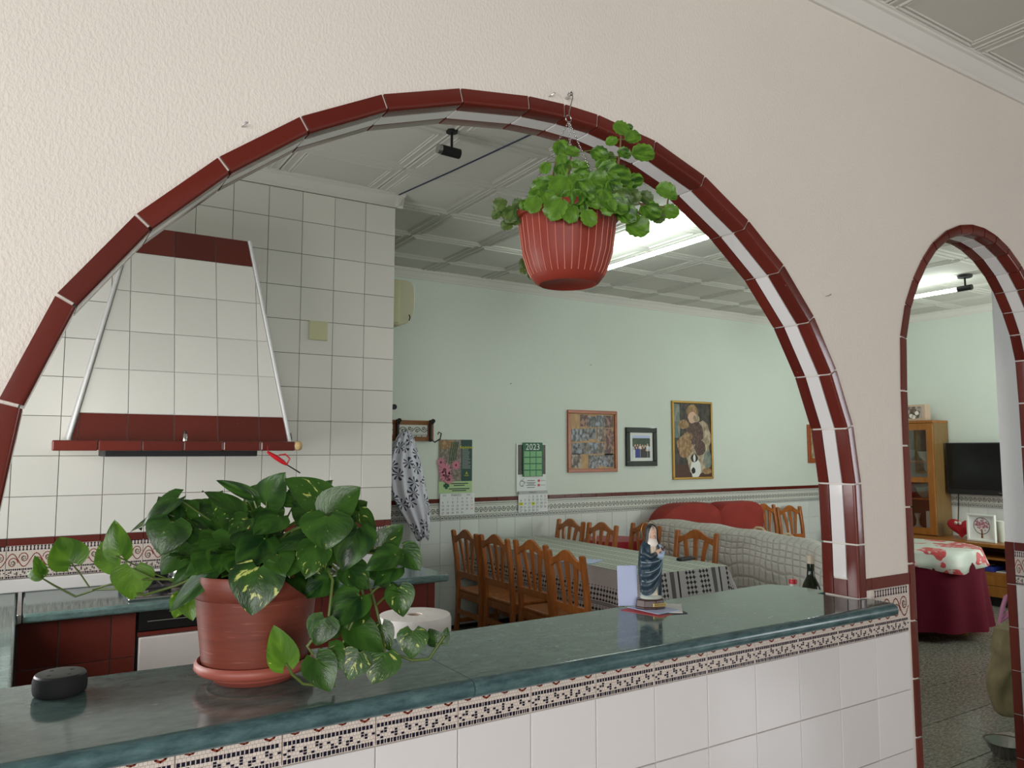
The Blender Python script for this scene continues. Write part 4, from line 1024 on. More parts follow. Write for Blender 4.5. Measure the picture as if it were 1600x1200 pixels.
blob(m, .28, .7, .13, .06, 3, .002); blob(m, .3, .42, .18, .15, 3, .0022); blob(m, .35, .54, .09, .06, 3, .0024); blob(m, .16, .46, .06, .045, 3, .0024); blob(m, .45, .55, .05, .04, 3, .0025)
blob(m, .56, .14, .13, .13, 7, .0026); blob(m, .53, .27, .085, .055, 8, .0028); blob(m, .53, .27, .03, .05, 7, .003); blob(m, .5, .11, .05, .04, 8, .003)
blob(m, .87, .25, .1, .12, 1, .0012); blob(m, .85, .1, .12, .04, 3, .0013)
part(m, 'print', ['paint_dark', 'paint_green', 'paint_cream', 'paint_fur', 'paint_plum', 'wood_dark', 'skin_paint', 'mount_white', 'black_matte'], fr_, world=True)
a = onY(1262, 672, 6.29); frame('wooden_frame', 'wood-framed picture half hidden by the arch edge', a.x, a.x+.42, 1.45, 1.94, .06, 'wood_frame', inner='paint_cream')
# little nails in the green wall
for px, py, lb in ((797, 600, 'small nail in the green wall above the 2023 calendar'), (922, 571, 'small nail in the green wall above the photo collage')):
    p = onY(px, py, GW); m = MB(); m.tube([p, p+Vector((0, -.02, .004))], .004, 6); m.lathe([(.008, 0), (.008, .003)], 8, p+Vector((0, -.02, .004))); solo(m, 'nail', 'steel', lb, 'nail', p)

# ------------------------------------------------------------------ chairs
def make_chair():
    # origin at floor under the back; front looks to +Y
    r = bpy.data.objects.new('dining_chair', None); C.objects.link(r)
    W = .42; H = .95
    for sx in (-1, 1):
        x = sx*(W/2-.018)
        m = MB(); sec = lambda y, z, w_=.019, d_=.017: [(x-w_, y-d_, z), (x+w_, y-d_, z), (x+w_, y+d_, z), (x-w_, y+d_, z)]
        m.sweep([sec(.0, 0), sec(.03, .2), sec(.04, .44), sec(.022, .7), sec(-.012, H-.015), sec(-.013, H-.004, .014, .012)], None)
        part(m, 'leg', 'wood_chair', r, bev=.005)
        m = MB(); m.box(x-.019, x+.019, .39, .428, 0, .44); part(m, 'leg', 'wood_chair', r, bev=.005)
    m = MB(); m.box(-W/2+.005, W/2-.005, .04, .45, .44, .465); part(m, 'seat', 'wood_chair', r, bev=.008)
    for y0, y1 in ((.4, .418), (.035, .05)): part(MB().box(-W/2+.03, W/2-.03, y0, y1, .385, .44), 'apron', 'wood_chair', r, bev=.003)
    for sx in (-1, 1):
        x = sx*(W/2-.02); part(MB().box(x-.009, x+.009, .05, .4, .385, .44), 'apron', 'wood_chair', r, bev=.003)
        part(MB().box(x-.01, x+.01, .05, .4, .18, .215), 'stretcher', 'wood_chair', r, bev=.003)
    part(MB().box(-W/2+.03, W/2-.03, .018, .036, .26, .3), 'stretcher', 'wood_chair', r, bev=.003)
    part(MB().box(-W/2+.03, W/2-.03, .4, .42, .22, .255), 'stretcher', 'wood_chair', r, bev=.003)
    # crest rail: wavy top, arched underside
    up = []; lo = []; n = 14; hw = W/2-.034
    for k in range(n+1):
        u = -1+2*k/n; up.append((u*hw, .905+.062*(.5+.5*math.cos(math.pi*min(1, abs(u)*1.15)))-.004)); lo.append((u*hw, .838+.052*(1-u*u)))
    m = MB(); out = lo+list(reversed(up)); m.prism(out, -.012, .012); o = part(m, 'crest_rail', 'wood_chair', r, bev=.004); o.location = (0, -.003, 0)
    part(MB().box(-hw-.002, hw+.002, .02, .042, .56, .61), 'back_rail', 'wood_chair', r, bev=.003)
    for k in (-1, 0, 1):
        m = MB(); xb, xt = k*.062, k*.104; wb, wt = .013, .023
        ys = [(.031, .605, xb, wb), (.022, .7, xb+(xt-xb)*.25, wb+.002), (.012, .8, xb+(xt-xb)*.65, wt-.003), (.0, .895 if k == 0 else .875, xt, wt)]
        m.sweep([[(x-w_, y-.007, z), (x+w_, y-.007, z), (x+w_, y+.007, z), (x-w_, y+.007, z)] for y, z, x, w_ in ys], None); part(m, 'slat', 'wood_chair', r, bev=.002)
    return r
chair0 = make_chair(); first = [True]
def chair(x, y, rot, label, group, sz=1.0):
    o = chair0 if first[0] else copy_tree(chair0); first[0] = False
    o.location = (x, y, 0); o.rotation_euler = (0, 0, rot); o.scale = (1, 1, sz); return tag(o, label, 'chair', group)
G1, G2, G3 = 'chairs on the kitchen side of the long table', 'chairs on the sofa side of the long table', 'chairs against the back wall'
# facing +X means rotating +Y by -90 degrees
chair(3.07, 5.585, -R90, 'pine slat-back chair nearest the coat rack, kitchen side of the long table', G1)
chair(3.09, 5.15, -R90+.01, 'pine slat-back chair second from the coat rack, kitchen side of the table', G1)
chair(3.08, 4.63, -R90, 'pine slat-back chair third from the coat rack, kitchen side of the table', G1, 1.01)
chair(3.0, 4.1, -R90-.03, 'pine slat-back chair nearest the bar, kitchen side of the long table', G1)
chair(4.40, 5.955, R90, 'pine slat-back chair at the far wall end, sofa side of the table', G2)
chair(4.43, 5.515, R90, 'pine slat-back chair in front of the red-covered table', G2)
chair(4.9, 5.46, R90-.05, 'pine slat-back chair partly hidden behind the nun figurine', G2, .975)
chair(4.66, 4.58, R90+.14, 'pine slat-back chair in front of the quilted sofa cover', G2)
chair(7.43, 6.2, math.pi, 'pine slat-back chair against the wall beside the red cushions', G3, 1.02)
chair(7.9, 6.2, math.pi-.05, 'rightmost pine slat-back chair against the back wall', G3, .98)

# ------------------------------------------------------------------ long dining table with its cloth
tx0, tx1, ty0, ty1, tz = 3.48, 4.30, 3.93, 6.24, .78
dt = thing('dining_table', 'long wooden dining table under the patterned cloth', 'table', ((tx0+tx1)/2, (ty0+ty1)/2, 0))
part(MB().box(tx0+.012, tx1-.012, ty0+.012, ty1-.012, tz-.035, tz-.004), 'tabletop', 'wood_dark', dt, world=True)
for x in (tx0+.07, tx1-.13):
    for y in (ty0+.07, ty1-.075): part(MB().box(x, x+.06, y, y+.06, 0, tz-.035), 'leg', 'wood_dark', dt, world=True)
m = MB(); drop = .30
m.grid(lambda u, v: (tx0+(tx1-tx0)*u, ty0+(ty1-ty0)*v, tz), 6, 12, 0, lambda u, v: (u*(tx1-tx0), v*(ty1-ty0)))
def side(p, q, out, mi):
    p, q, out = Vector(p), Vector(q), Vector(out); L = (q-p).length
    def fn(u, v):
        w_ = .012*math.sin(u*L*14)*v + .03*v; e = 0
        return p.lerp(q, u)+out*(.002+w_+.02*math.sin(v*1.57))+Vector((0, 0, -drop*v))
    m.grid(fn, 24, 8, mi, lambda u, v: (u*L, v*drop))
side((tx0, ty0, tz), (tx0, ty1, tz), (-1, 0, 0), 1); side((tx1, ty0, tz), (tx1, ty1, tz), (1, 0, 0), 1); side((tx0, ty0, tz), (tx1, ty0, tz), (0, -1, 0), 2)
# corner falls
for cx, cy, sx, sy in ((tx0, ty0, -1, -1), (tx1, ty0, 1, -1), (tx0, ty1, -1, 1)):
    def fn(u, v):
        a = u*R90; r_ = v*(.05+.10*math.sin(2*a)); return (cx+sx*r_*math.cos(a), cy+sy*r_*math.sin(a)*(1 if sy < 0 else .35), tz-drop*v-.06*v*math.sin(2*a))
    m.grid(fn, 8, 8, 1, lambda u, v: (u*.3, v*drop))
solo(m, 'tablecloth', ['cloth_top', 'cloth_side', 'cloth_end'], 'lace-patterned grey cloth draped over the long dining table', 'tablecloth', ((tx0+tx1)/2, ty0, tz-drop), smooth=False, solid=.002)
# papers and remote on it
p = onZ(905, 876, tz+.004); m = MB(); 
m.box(-.11, .11, -.15, .15, 0, .003); o = solo(m, 'magazine', 'card_blue', 'pale blue leaflet lying on the long table', 'leaflet', (0, 0, 0)); o.location = p; o.rotation_euler = (0, 0, .5)
m = MB().box(-.025, .025, -.05, .05, 0, .012); o = solo(m, 'phone', 'black_matte', 'dark phone lying on the blue leaflet', 'phone', (0, 0, 0), bev=.004); o.location = p+Vector((-.03, .1, .0045)); o.rotation_euler = (0, 0, -.9)
p = onZ(1072, 875, tz+.003); rc = thing('remote_control', 'black remote control near the corner of the long table', 'remote', p, .1)
part(MB().box(-.085, .085, -.024, .024, 0, .02), 'body', 'black_matte', rc, bev=.005)
for i in range(6):
    for j in (-1, 0, 1): part(MB().box(-.07+i*.022, -.058+i*.022, j*.014-.004, j*.014+.004, .02, .0225), 'button', 'card_dark', rc)

# small red covered table
rt_ = thing('side_table', 'table with a red cloth behind the pine chairs', 'table', (4.95, 5.98, 0))
part(MB().lathe([(.03, 0), (.03, .7)], 12, rt_.location), 'leg', 'wood_dark', rt_, world=True); part(MB().lathe([(.2, 0), (.2, .02), (.03, .05)], 16, rt_.location), 'base', 'wood_dark', rt_, world=True)
m = MB(); m.lathe([(.3, .47), (.292, .6), (.288, .725), (.28, .738), (.001, .74)], 32, rt_.location, cap=False); part(m, 'red_cloth', 'red_cloth', rt_, 'shiny red cloth', world=True, ang=40)

# ------------------------------------------------------------------ sofas
sf = thing('covered_sofa', 'sofa seen from behind under a quilted pale grey cover', 'sofa', (5.5, 4.55, 0))
m = MB()
ridge = [(3.66, .80), (3.75, .86), (3.9, .90), (4.2, .925), (4.6, .94), (5.0, .95), (5.3, .955), (5.6, .95), (5.72, .93)]
def rz(y):
    for (a, b), (c, d) in zip(ridge, ridge[1:]):
        if a <= y <= c: return b+(d-b)*(y-a)/(c-a)
    return ridge[-1][1]
sec = [(0, 0), (.0, .3), (-.01, .75), (.02, .96), (.09, 1.0), (.2, .99), (.26, .9), (.3, .5), (.75, .46), (.8, .4), (.8, 0)]
def fn(u, v):
    y = 3.66+(5.72-3.66)*u; k = v*(len(sec)-1); i = min(int(k), len(sec)-2); f_ = k-i
    dx = sec[i][0]*(1-f_)+sec[i+1][0]*f_; hz = sec[i][1]*(1-f_)+sec[i+1][1]*f_
    z = hz*rz(y) if hz > .45 else hz
    if y > 5.45: dx = min(dx, .42)
    wob = .012*math.sin(y*9+z*7)*(1 if .1 < z < .85 else .3)
    rr_ = max(0, 1-(y-3.66)/.1); 
    return (5.12+dx+wob+.05*rr_*rr_*(1 if dx < .2 else 0), y, z+.006*math.sin(y*13))
m.grid(fn, 40, 40, 0, lambda u, v: (u*1.82, v*2.2))
for u in (0, 1): m.poly([fn(u, k/20) for k in range(21)], 0)
part(m, 'quilted_cover', 'quilt', sf, world=True, ang=60)
rs = thing('red_sofa', 'red sofa with two rounded back cushions against the green wall', 'sofa', (6.4, 5.85, 0))
part(MB().box(5.56, 7.17, 5.56, 6.28, .08, .34), 'frame', 'wood_dark', rs, world=True, bev=.01); part(MB().box(5.57, 7.16, 5.53, 6.1, .342, .47), 'seat_cushion', 'red_fabric', rs, world=True, bev=.05, seg=4, ang=60)
def cushion(x0, x1, ztop, r0, r1):
    m = MB(); pts = []; zb_ = .45; n = 9
    # outline with big rounded upper corners
    pts.append((x0, zb_)); pts.append((x1, zb_))
    for k in range(n): a = k/(n-1)*R90; pts.append((x1-r1+r1*math.cos(a), ztop-r1*.72+r1*.72*math.sin(a)))
    for k in range(n): a = R90+k/(n-1)*R90; pts.append((x0+r0+r0*math.cos(a), ztop-r0*.72+r0*.72*math.sin(a)))
    c = Vector((sum(p[0] for p in pts)/len(pts), 0, sum(p[1] for p in pts)/len(pts))); rings = []
    for y, s_ in ((6.0, .82), (5.985, .92), (6.03, .985), (6.08, 1.0), (6.16, 1.0), (6.2, .96), (6.22, .88)):
        rings.append([(c.x+(x-c.x)*s_, y, c.z+(z-c.z)*s_) for x, z in pts])
    rings[0] = [(c.x+(x-c.x)*.45, 5.975, c.z+(z-c.z)*.45) for x, z in pts]
    m.sweep(rings, None); o = part(m, 'back_cushion', 'red_fabric', rs, world=True, ang=60)
    return o
cushion(5.57, 6.52, 1.045, .38, .26); cushion(6.46, 7.2, 1.035, .16, .2)
bg = thing('beige_bag', 'beige bag with loop handles lying behind the quilted sofa back', 'bag', (5.75, 4.95, .46))
part(MB().box(5.55, 5.95, 4.75, 5.2, .47, .78), 'body', 'bag_beige', bg, world=True, bev=.05, seg=3, ang=50)
def strap(px, D0, w_, pts):
    m = MB(); m.tube([atD(x, y, D0) for x, y in pts], .013, 8); part(m, 'handle', 'bag_beige', bg, world=True, ang=60)
strap(0, 7.35, 0, [(1173, 842), (1175, 830), (1182, 824), (1190, 825), (1197, 832), (1202, 842)])
strap(0, 7.3, 0, [(1218, 842), (1224, 836), (1232, 834), (1240, 840)])

# ------------------------------------------------------------------ room seen through the walk-through arch
# glass cabinet on the media console
cy0, cy1, cx0 = 4.885, 5.75, 8.76; cz0, cz1 = .64, 1.955
cb = thing('display_cabinet', 'tall wooden display cabinet with glass door on the console', 'cabinet', (8.93, 5.3, cz0))
part(MB().box(cx0+.02, RW-.02, cy0, cy0+.025, cz0, cz1-.03), 'side_panel', 'wood_side', cb, world=True); part(MB().box(cx0+.02, RW-.02, cy1-.025, cy1, cz0, cz1-.03), 'side_panel', 'wood_side', cb, world=True)
part(MB().box(RW-.035, RW-.02, cy0+.025, cy1-.025, cz0, cz1-.03), 'back_panel', 'wood_side', cb, world=True)
part(MB().box(cx0, RW-.02, cy0-.005, cy1+.005, cz1-.03, cz1), 'top_board', 'wood_cabinet', cb, world=True, bev=.004); part(MB().box(cx0+.02, RW-.035, cy0+.025, cy1-.025, cz0, cz0+.03), 'bottom_board', 'wood_cabinet', cb, world=True)
shz = [1.05, 1.48]
for z in shz: part(MB().box(cx0+.03, RW-.036, cy0+.026, cy1-.026, z-.012, z+.006), 'shelf', 'wood_cabinet', cb, world=True)
dr = part(MB().box(cx0-.005, cx0+.018, cy0, cy0+.075, cz0+.01, cz1-.035), 'door', 'wood_cabinet', cb, world=True, bev=.003)
def sub(mb, name, mat, par, root, **kw):
    o = link(name, mb.mesh(name, mat, root.location), par); finish(o, **kw); return o
sub(MB().box(cx0-.005, cx0+.018, cy1-.075, cy1, cz0+.01, cz1-.035), 'door_stile', 'wood_cabinet', dr, cb)
for z0, z1 in ((cz0+.01, cz0+.085), (1.24, 1.3), (cz1-.11, cz1-.035)): sub(MB().box(cx0-.004, cx0+.017, cy0+.075, cy1-.075, z0, z1), 'door_rail', 'wood_cabinet', dr, cb)
sub(MB().box(cx0+.005, cx0+.008, cy0+.07, cy1-.07, cz0+.08, cz1-.105), 'glass', 'glass_pane', dr, cb)
rr = random.Random(2)
def bowl(x, y, z, r, h, lb, mat):
    solo(MB().lathe([(r*.4, 0), (r*.8, h*.4), (r, h), (r*.95, h), (r*.75, h*.42), (r*.3, .006)], 16, (x, y, z)), 'bowl', mat, lb, 'bowl', (x, y, z), ang=40)
bowl(8.93, 5.06, 1.487, .1, .11, 'glass bowl on the upper cabinet shelf, right', 'jug_white'); bowl(8.93, 5.3, 1.487, .1, .13, 'glass bowl on the upper cabinet shelf, left', 'stone_grey')
bowl(8.92, 5.08, 1.057, .11, .12, 'pale dish on the middle cabinet shelf', 'stone_grey')
solo(MB().box(8.84, 8.98, 5.25, 5.36, 1.057, 1.24), 'red_box', 'plastic_red', 'red box on the middle cabinet shelf', 'box', (8.91, 5.3, 1.057), bev=.01)
m = MB().box(8.84, 8.96, 4.95, 5.05, cz0+.031, cz0+.27); bx = solo(m, 'white_carton', 'mount_white', 'white carton on the bottom cabinet shelf', 'box', (8.9, 5.0, cz0+.031), bev=.004)
m = MB(); m.lathe([(.05, 0), (.06, .03), (.02, .07), (.015, .13), (.04, .2), (.001, .21)], 14, (8.93, 5.2, cz0+.031)); solo(m, 'figurine', 'ceramic', 'small ceramic figurine on the bottom cabinet shelf', 'figurine', (8.93, 5.2, cz0+.031), ang=40)
# photo box on top of the cabinet
p0 = Vector((8.86, 5.11, cz1)); pb = thing('photo_box', 'small tan photo box standing on the display cabinet', 'photo', p0)
part(MB().box(p0.x-.04, p0.x+.07, 4.99, 5.24, cz1, cz1+.19), 'box', 'box_tan', pb, world=True, bev=.004)
m = MB(); X = p0.x-.042; m.poly([(X, 5.21, cz1+.03), (X, 5.03, cz1+.03), (X, 5.03, cz1+.165), (X, 5.21, cz1+.165)], 0); part(m, 'photo', 'photo_4', pb, world=True)
m = MB()
for y, z in ((5.16, .06), (5.09, .09), (5.13, .045)): m.poly([(X-.001, y+.025*math.cos(k*.785), cz1+z+.025*math.sin(k*.785)) for k in range(8)], 0)
part(m, 'photo_figures', 'veil_white', pb, world=True)
# console
kc = thing('media_console', 'long wooden media console with open shelf and drawers under the television', 'console', (8.85, 4.6, 0))
x0, x1, y0, y1 = 8.52, RW-.015, 3.5, 5.9
part(MB().box(x0, x1, y0, y1, .6, .638), 'top', 'wood_cabinet', kc, world=True, bev=.006)
part(MB().box(x1-.02, x1-.005, y0+.02, y1-.02, .12, .6), 'back_panel', 'wood_dark', kc, world=True)
for y in (y0+.01, y1-.04): part(MB().box(x0+.01, x1-.02, y, y+.03, .12, .6), 'side_panel', 'wood_cabinet', kc, world=True)
part(MB().box(x0+.02, x1-.02, y0+.04, y1-.04, .475, .495), 'shelf', 'wood_cabinet', kc, world=True); part(MB().box(x0+.005, x1-.02, y0+.04, y1-.04, .32, .345), 'shelf', 'wood_cabinet', kc, world=True)
for y in (3.55, 4.7):
    for z0, z1 in ((.1, .21), (.214, .318)): part(MB().box(x0, x0+.02, y, y+1.14, z0, z1), 'drawer', 'wood_cabinet', kc, world=True, bev=.003)
part(MB().box(x0+.06, x1-.03, y0+.03, y1-.03, 0, .1), 'plinth', 'black_matte', kc, world=True)
# books on the open shelf
def book(y0, y1, x0, x1, z0, z1, mat, lb): return solo(MB().box(x0, x1, y0, y1, z0, z1), 'book', mat, lb, 'book', ((x0+x1)/2, (y0+y1)/2, z0), bev=.003)
book(4.33, 4.68, 8.56, 8.8, .346, .372, 'book_white', 'white book lying at the bottom of the pile on the console shelf')
book(4.30, 4.6, 8.6, 8.8, .373, .4, 'book_white', 'grey-white thick book on top of the pile on the console shelf')
book(4.215, 4.295, 8.57, 8.8, .346, .395, 'book_blue', 'blue-spined book beside the white books on the console shelf')
book(4.02, 4.19, 8.58, 8.78, .346, .356, 'book_white', 'thin pale booklet at the right of the console shelf')
# television
tv = thing('television', 'black flat television on the wall above the console', 'television', (9.0, 4.5, 1.12))
part(MB().box(8.96, 9.02, 3.93, 4.855, 1.115, 1.695), 'housing', 'black_matte', tv, world=True, bev=.006)
part(MB().box(8.956, 8.961, 3.945, 4.84, 1.175, 1.68), 'screen', 'tv_screen', tv, world=True)
part(MB().box(9.02, RW, 4.2, 4.6, 1.3, 1.5), 'wall_mount', 'black_matte', tv, world=True); part(MB().box(8.954, 8.957, 4.25, 4.3, 1.14, 1.147), 'badge', 'steel', tv, world=True)
m = MB(); m.tube([(9.05, 4.78, 1.14), (9.06, 4.79, 1.0), (9.07, 4.82, .66)], .006, 6); solo(m, 'tv_cable', 'black_matte', 'black cable hanging down from the television', 'cable', (9.06, 4.8, .66))
# heart cushion, framed tree, jug
hc = thing('heart_plush', 'red plush heart with googly eyes on the console', 'plush', onX(1503, 836, 8.8)); L0 = Vector((8.8, hc.location.y, .647)); hc.location = L0
m = MB(); rings = []
def heart(s_, x): return [(x, -s_*.16*math.sin(t)**3, .115+s_*.0095*(13*math.cos(t)-5*math.cos(2*t)-2*math.cos(3*t)-math.cos(4*t))*.75) for t in [2*math.pi*k/28 for k in range(28)]]
m.sweep([heart(.35, -.065), heart(.75, -.05), heart(1, 0), heart(.75, .05), heart(.35, .06)], None); part(m, 'body', 'heart_red', hc, ang=80)
for y in (.02, -.02):
    m = MB(); m.lathe([(.001, -.02), (.014, -.014), (.02, 0), (.014, .014), (.001, .02)], 10, (-.07, y, .165)); part(m, 'eye', 'veil_white', hc, ang=80)
    m = MB(); m.lathe([(.001, -.008), (.007, 0), (.001, .008)], 8, (-.089, y, .163)); part(m, 'pupil', 'black_matte', hc)
p = onX(1534, 842, 8.66); tf = thing('tree_picture', 'white box frame with a pink round tree leaning on the console', 'picture', (8.68, p.y, .64), -R90-.12)
w_, h_ = .155, .29
for a_ in ((-w_, w_, h_-.02, h_), (-w_, w_, 0, .02), (-w_, -w_+.02, .02, h_-.02), (w_-.02, w_, .02, h_-.02)): part(MB().box(a_[0], a_[1], -.03, 0, a_[2], a_[3]), 'frame_bar', 'mount_white', tf, bev=.003)
part(MB().box(-w_+.01, w_-.01, -.006, 0, .01, h_-.01), 'backing', 'paper_white', tf)
m = MB(); y = -.0075; c = (.0, .165)
for k in range(28):
    t0, t1 = 2*math.pi*k/28, 2*math.pi*(k+1)/28
    m.poly([(c[0]+r_*math.cos(t), y, c[1]+r_*math.sin(t)) for r_, t in ((.09, t0), (.09, t1), (.083, t1), (.083, t0))], 0)
m.poly([(-.012, y, .035), (.012, y, .035), (.007, y, .13), (-.007, y, .13)], 1)
rr = random.Random(8)
for k in range(46):
    t, r_ = rr.uniform(0, 6.28), .075*math.sqrt(rr.random()); cx, cz = c[0]+r_*math.cos(t), c[1]+.01+r_*math.sin(t)*.9; s_ = rr.uniform(.007, .013)
    m.poly([(cx+s_*math.cos(j*1.05), y-.0004, cz+s_*math.sin(j*1.05)) for j in range(6)], 2)
part(m, 'tree_print', ['card_dark', 'wood_rack', 'cal_pink'], tf)
p = onX(1568, 846, 8.82); solo(MB().lathe([(.05, 0), (.052, .01), (.062, .22), (.058, .22), (.048, .02)], 20, (8.82, p.y, .639)), 'white_vase', 'jug_white', 'plain white vase beside the tree picture', 'vase', (8.82, p.y, .639), ang=40)
p = onX(1557, 842, 8.95); solo(MB().lathe([(.03, 0), (.03, .1), (.022, .12), (.022, .135), (.001, .136)], 14, (8.95, p.y, .639)), 'small_jar', 'photo_grey', 'small grey jar between the tree picture and the vase', 'jar', (8.95, p.y, .639), ang=40)
# round table with burgundy skirt and floral oilcloth
rtb = thing('round_table', 'round table with a burgundy floor-length skirt under a floral cloth', 'table', (6.89, 4.05, 0)); c = rtb.location; TR = .5
part(MB().lathe([(TR-.02, .72), (TR-.02, .745)], 40, c), 'tabletop', 'wood_dark', rtb, world=True)
for k in range(4):
    a_ = k*R90+.35; part(MB().lathe([(.022, 0), (.028, .03), (.018, .06), (.03, .72)], 10, c+Vector((.36*math.cos(a_), .36*math.sin(a_), 0))), 'leg', 'wood_cabinet', rtb, world=True, ang=40)
m = MB(); rings = []
for z in (.09, .2, .4, .6, .72, .748):
    f_ = (.748-z)/.66; rings.append(m.ring([c+Vector(((TR+.01+.06*f_+.028*f_*math.sin(11*t))*math.cos(t), (TR+.01+.06*f_+.028*f_*math.sin(11*t))*math.sin(t), z)) for t in [2*math.pi*k/88 for k in range(88)]]))
m.skin(rings, 0, True, False); m.f.append(tuple(rings[-1])); m.m.append(0); part(m, 'skirt', 'burgundy', rtb, world=True, ang=60)
m = MB(); rings = []
for z, r_ in ((.6, 1.09), (.66, 1.07), (.72, 1.05), (.75, 1.03), (.757, .98)):
    f_ = (.757-z)/.157; rings.append(m.ring([c+Vector(((TR*r_+.035*f_*math.sin(9*t+1)+.005)*math.cos(t), (TR*r_+.035*f_*math.sin(9*t+1)+.005)*math.sin(t), z+.03*f_*math.sin(4*t))) for t in [2*math.pi*k/72 for k in range(72)]]))
m.skin(rings, 0, True, False); m.f.append(tuple(rings[-1])); m.m.append(0)
solo(m, 'floral_oilcloth', 'cloth_floral', 'red and white floral oilcloth on the round table', 'tablecloth', c+Vector((0, 0, .6)), ang=60, solid=.002)
# pink plastic handle, cloth and bowl beside the stub wall
D = 4.25
m = MB(); m.tube([atD(x, y, D) for x, y in ((1572, 932), (1567, 948), (1565, 960), (1561, 972), (1572, 964), (1578, 955))], .012, 8); m.tube([atD(x, y, D) for x, y in ((1572, 932), (1576, 934), (1582, 934))], .014, 8)
gx = atD(1590, 1125, D); gx.z = 0
ck = thing('laundry_rack', 'pink plastic hanger with beige and grey cloth beside the tiled stub wall', 'cloth rack', (gx.x, gx.y, 0))
part(m, 'pink_hanger', 'plastic_pink', ck, world=True, ang=60)
m = MB(); m.tube([(gx.x, gx.y, 0), (gx.x, gx.y, atD(1590, 940, D).z)], .012, 8); part(m, 'pole', 'steel', ck, world=True); part(MB().lathe([(.12, 0), (.12, .012), (.012, .02)], 16, gx), 'foot', 'steel', ck, world=True)
def clothfn(xs, mi_, nm, mat, dd):
    m = MB(); rings = []
    for y, xl in xs:
        a_ = atD(xl, y, D+dd); b_ = gx+Vector((.12, .05, a_.z)); b_.z = a_.z; ax = (b_-a_); r_ = ax.length/2; cc = (a_+b_)/2; ax.normalize(); bx_ = Vector((-ax.y, ax.x, 0))
        rings.append(m.ring([cc+ax*(r_*math.cos(t))*(1+.06*math.sin(5*t+y*.05))+bx_*(.07*math.sin(t))*(1+.3*math.sin(4*t+y*.03)) for t in [2*math.pi*k/28 for k in range(28)]]))
    m.skin(rings, 0); part(m, nm, mat, ck, world=True, ang=70)
clothfn([(985, 1573), (1000, 1570), (1010, 1566), (1022, 1566), (1034, 1571), (1046, 1563), (1060, 1553), (1075, 1551), (1090, 1551), (1100, 1557), (1112, 1560), (1120, 1572)], 0, 'cloth', 'sack', 0)
p = onZ(1579, 1186, 0.0); m = MB(); m.lathe([(.06, 0), (.065, .01), (.1, .075), (.105, .077), (.096, .074), (.06, .014)], 24, (p.x+.02, p.y+.03, .001)); solo(m, 'metal_bowl', 'steel', 'metal pet bowl on the floor by the tiled stub wall', 'bowl', (p.x+.02, p.y+.03, .001), ang=40)

# ------------------------------------------------------------------ ceiling lamps and cable
def tube_lamp(name, x, y0, y1, z, label, stems):
    t = thing(name, label, 'lamp', (x, (y0+y1)/2, CEIL)); 
    m = MB(); m.tube([(x, y0, z), (x, y1, z)], .017, 12); part(m, 'tube', 'tube_light', t, world=True, ang=60)
    for y in stems:
        s_ = -1 if y < (y0+y1)/2 else 1; ye = y0 if s_ < 0 else y1
        m = MB(); m.tube([(x, ye+s_*.0, z), (x, ye+s_*.13, z)], .026, 12); part(m, 'end_holder', 'black_matte', t, world=True, ang=40)
        m = MB(); m.tube([(x, ye+s_*.07, z+.02), (x, ye+s_*.07, CEIL-.015)], .009, 8); part(m, 'stem', 'black_matte', t, world=True)
        m = MB(); m.lathe([(.001, -.03), (.06, -.028), (.065, -.012), (.065, -.004)], 20, (x, ye+s_*.07, CEIL-.004)); part(m, 'ceiling_plate', 'black_matte', t, world=True, ang=40)
    return t
tube_lamp('fluorescent_tube', 3.92, 3.66, 5.16, 3.08, 'lit fluorescent tube behind the hanging pot', (3.6, 5.2))
tube_lamp('fluorescent_tube', 7.36, 3.80, 5.3, 3.12, 'lit fluorescent tube on a black stem seen through the narrow arch', (3.7, 5.4))
sp_ = onZ(706, 204, CEIL); s = thing('ceiling_spotlight', 'small unlit black ceiling spotlight under the arch top', 'lamp', (sp_.x, sp_.y, CEIL)); a_ = sp_
m = MB(); m.tube([a_-Vector((0, 0, .0)), a_-Vector((0, 0, .1))], .007, 8); part(m, 'stem', 'black_matte', s, world=True); part(MB().lathe([(.03, -.012), (.03, -.001)], 16, a_), 'ceiling_plate', 'black_matte', s, world=True)
q0 = onY(687, 221, sp_.y-.02); q1 = onY(717, 229, sp_.y-.02); dd = (q1-q0); dd.y = 0; q0 = a_-Vector((0, 0, .115))-dd.normalized()*.06; q1 = a_-Vector((0, 0, .115))+dd.normalized()*.045
m = MB(); m.tube([q0, q1], .026, 14); part(m, 'head', 'black_matte', s, world=True, ang=40); m = MB(); m.tube([q0-dd.normalized()*.02, q0], [.024, .025], 14); part(m, 'lens_ring', 'steel', s, world=True, ang=40)
c0, c1 = onZ(600, 315, CEIL-.012), onZ(845, 203, CEIL-.012); m = MB(); m.tube([c0, c0.lerp(c1, .5)-Vector((0, 0, .004)), c1, c0.lerp(c1, 1.5)], .0045, 6)
solo(m, 'ceiling_cable', 'cable_blue', 'thin dark blue cable running along the ceiling panels', 'cable', c0)

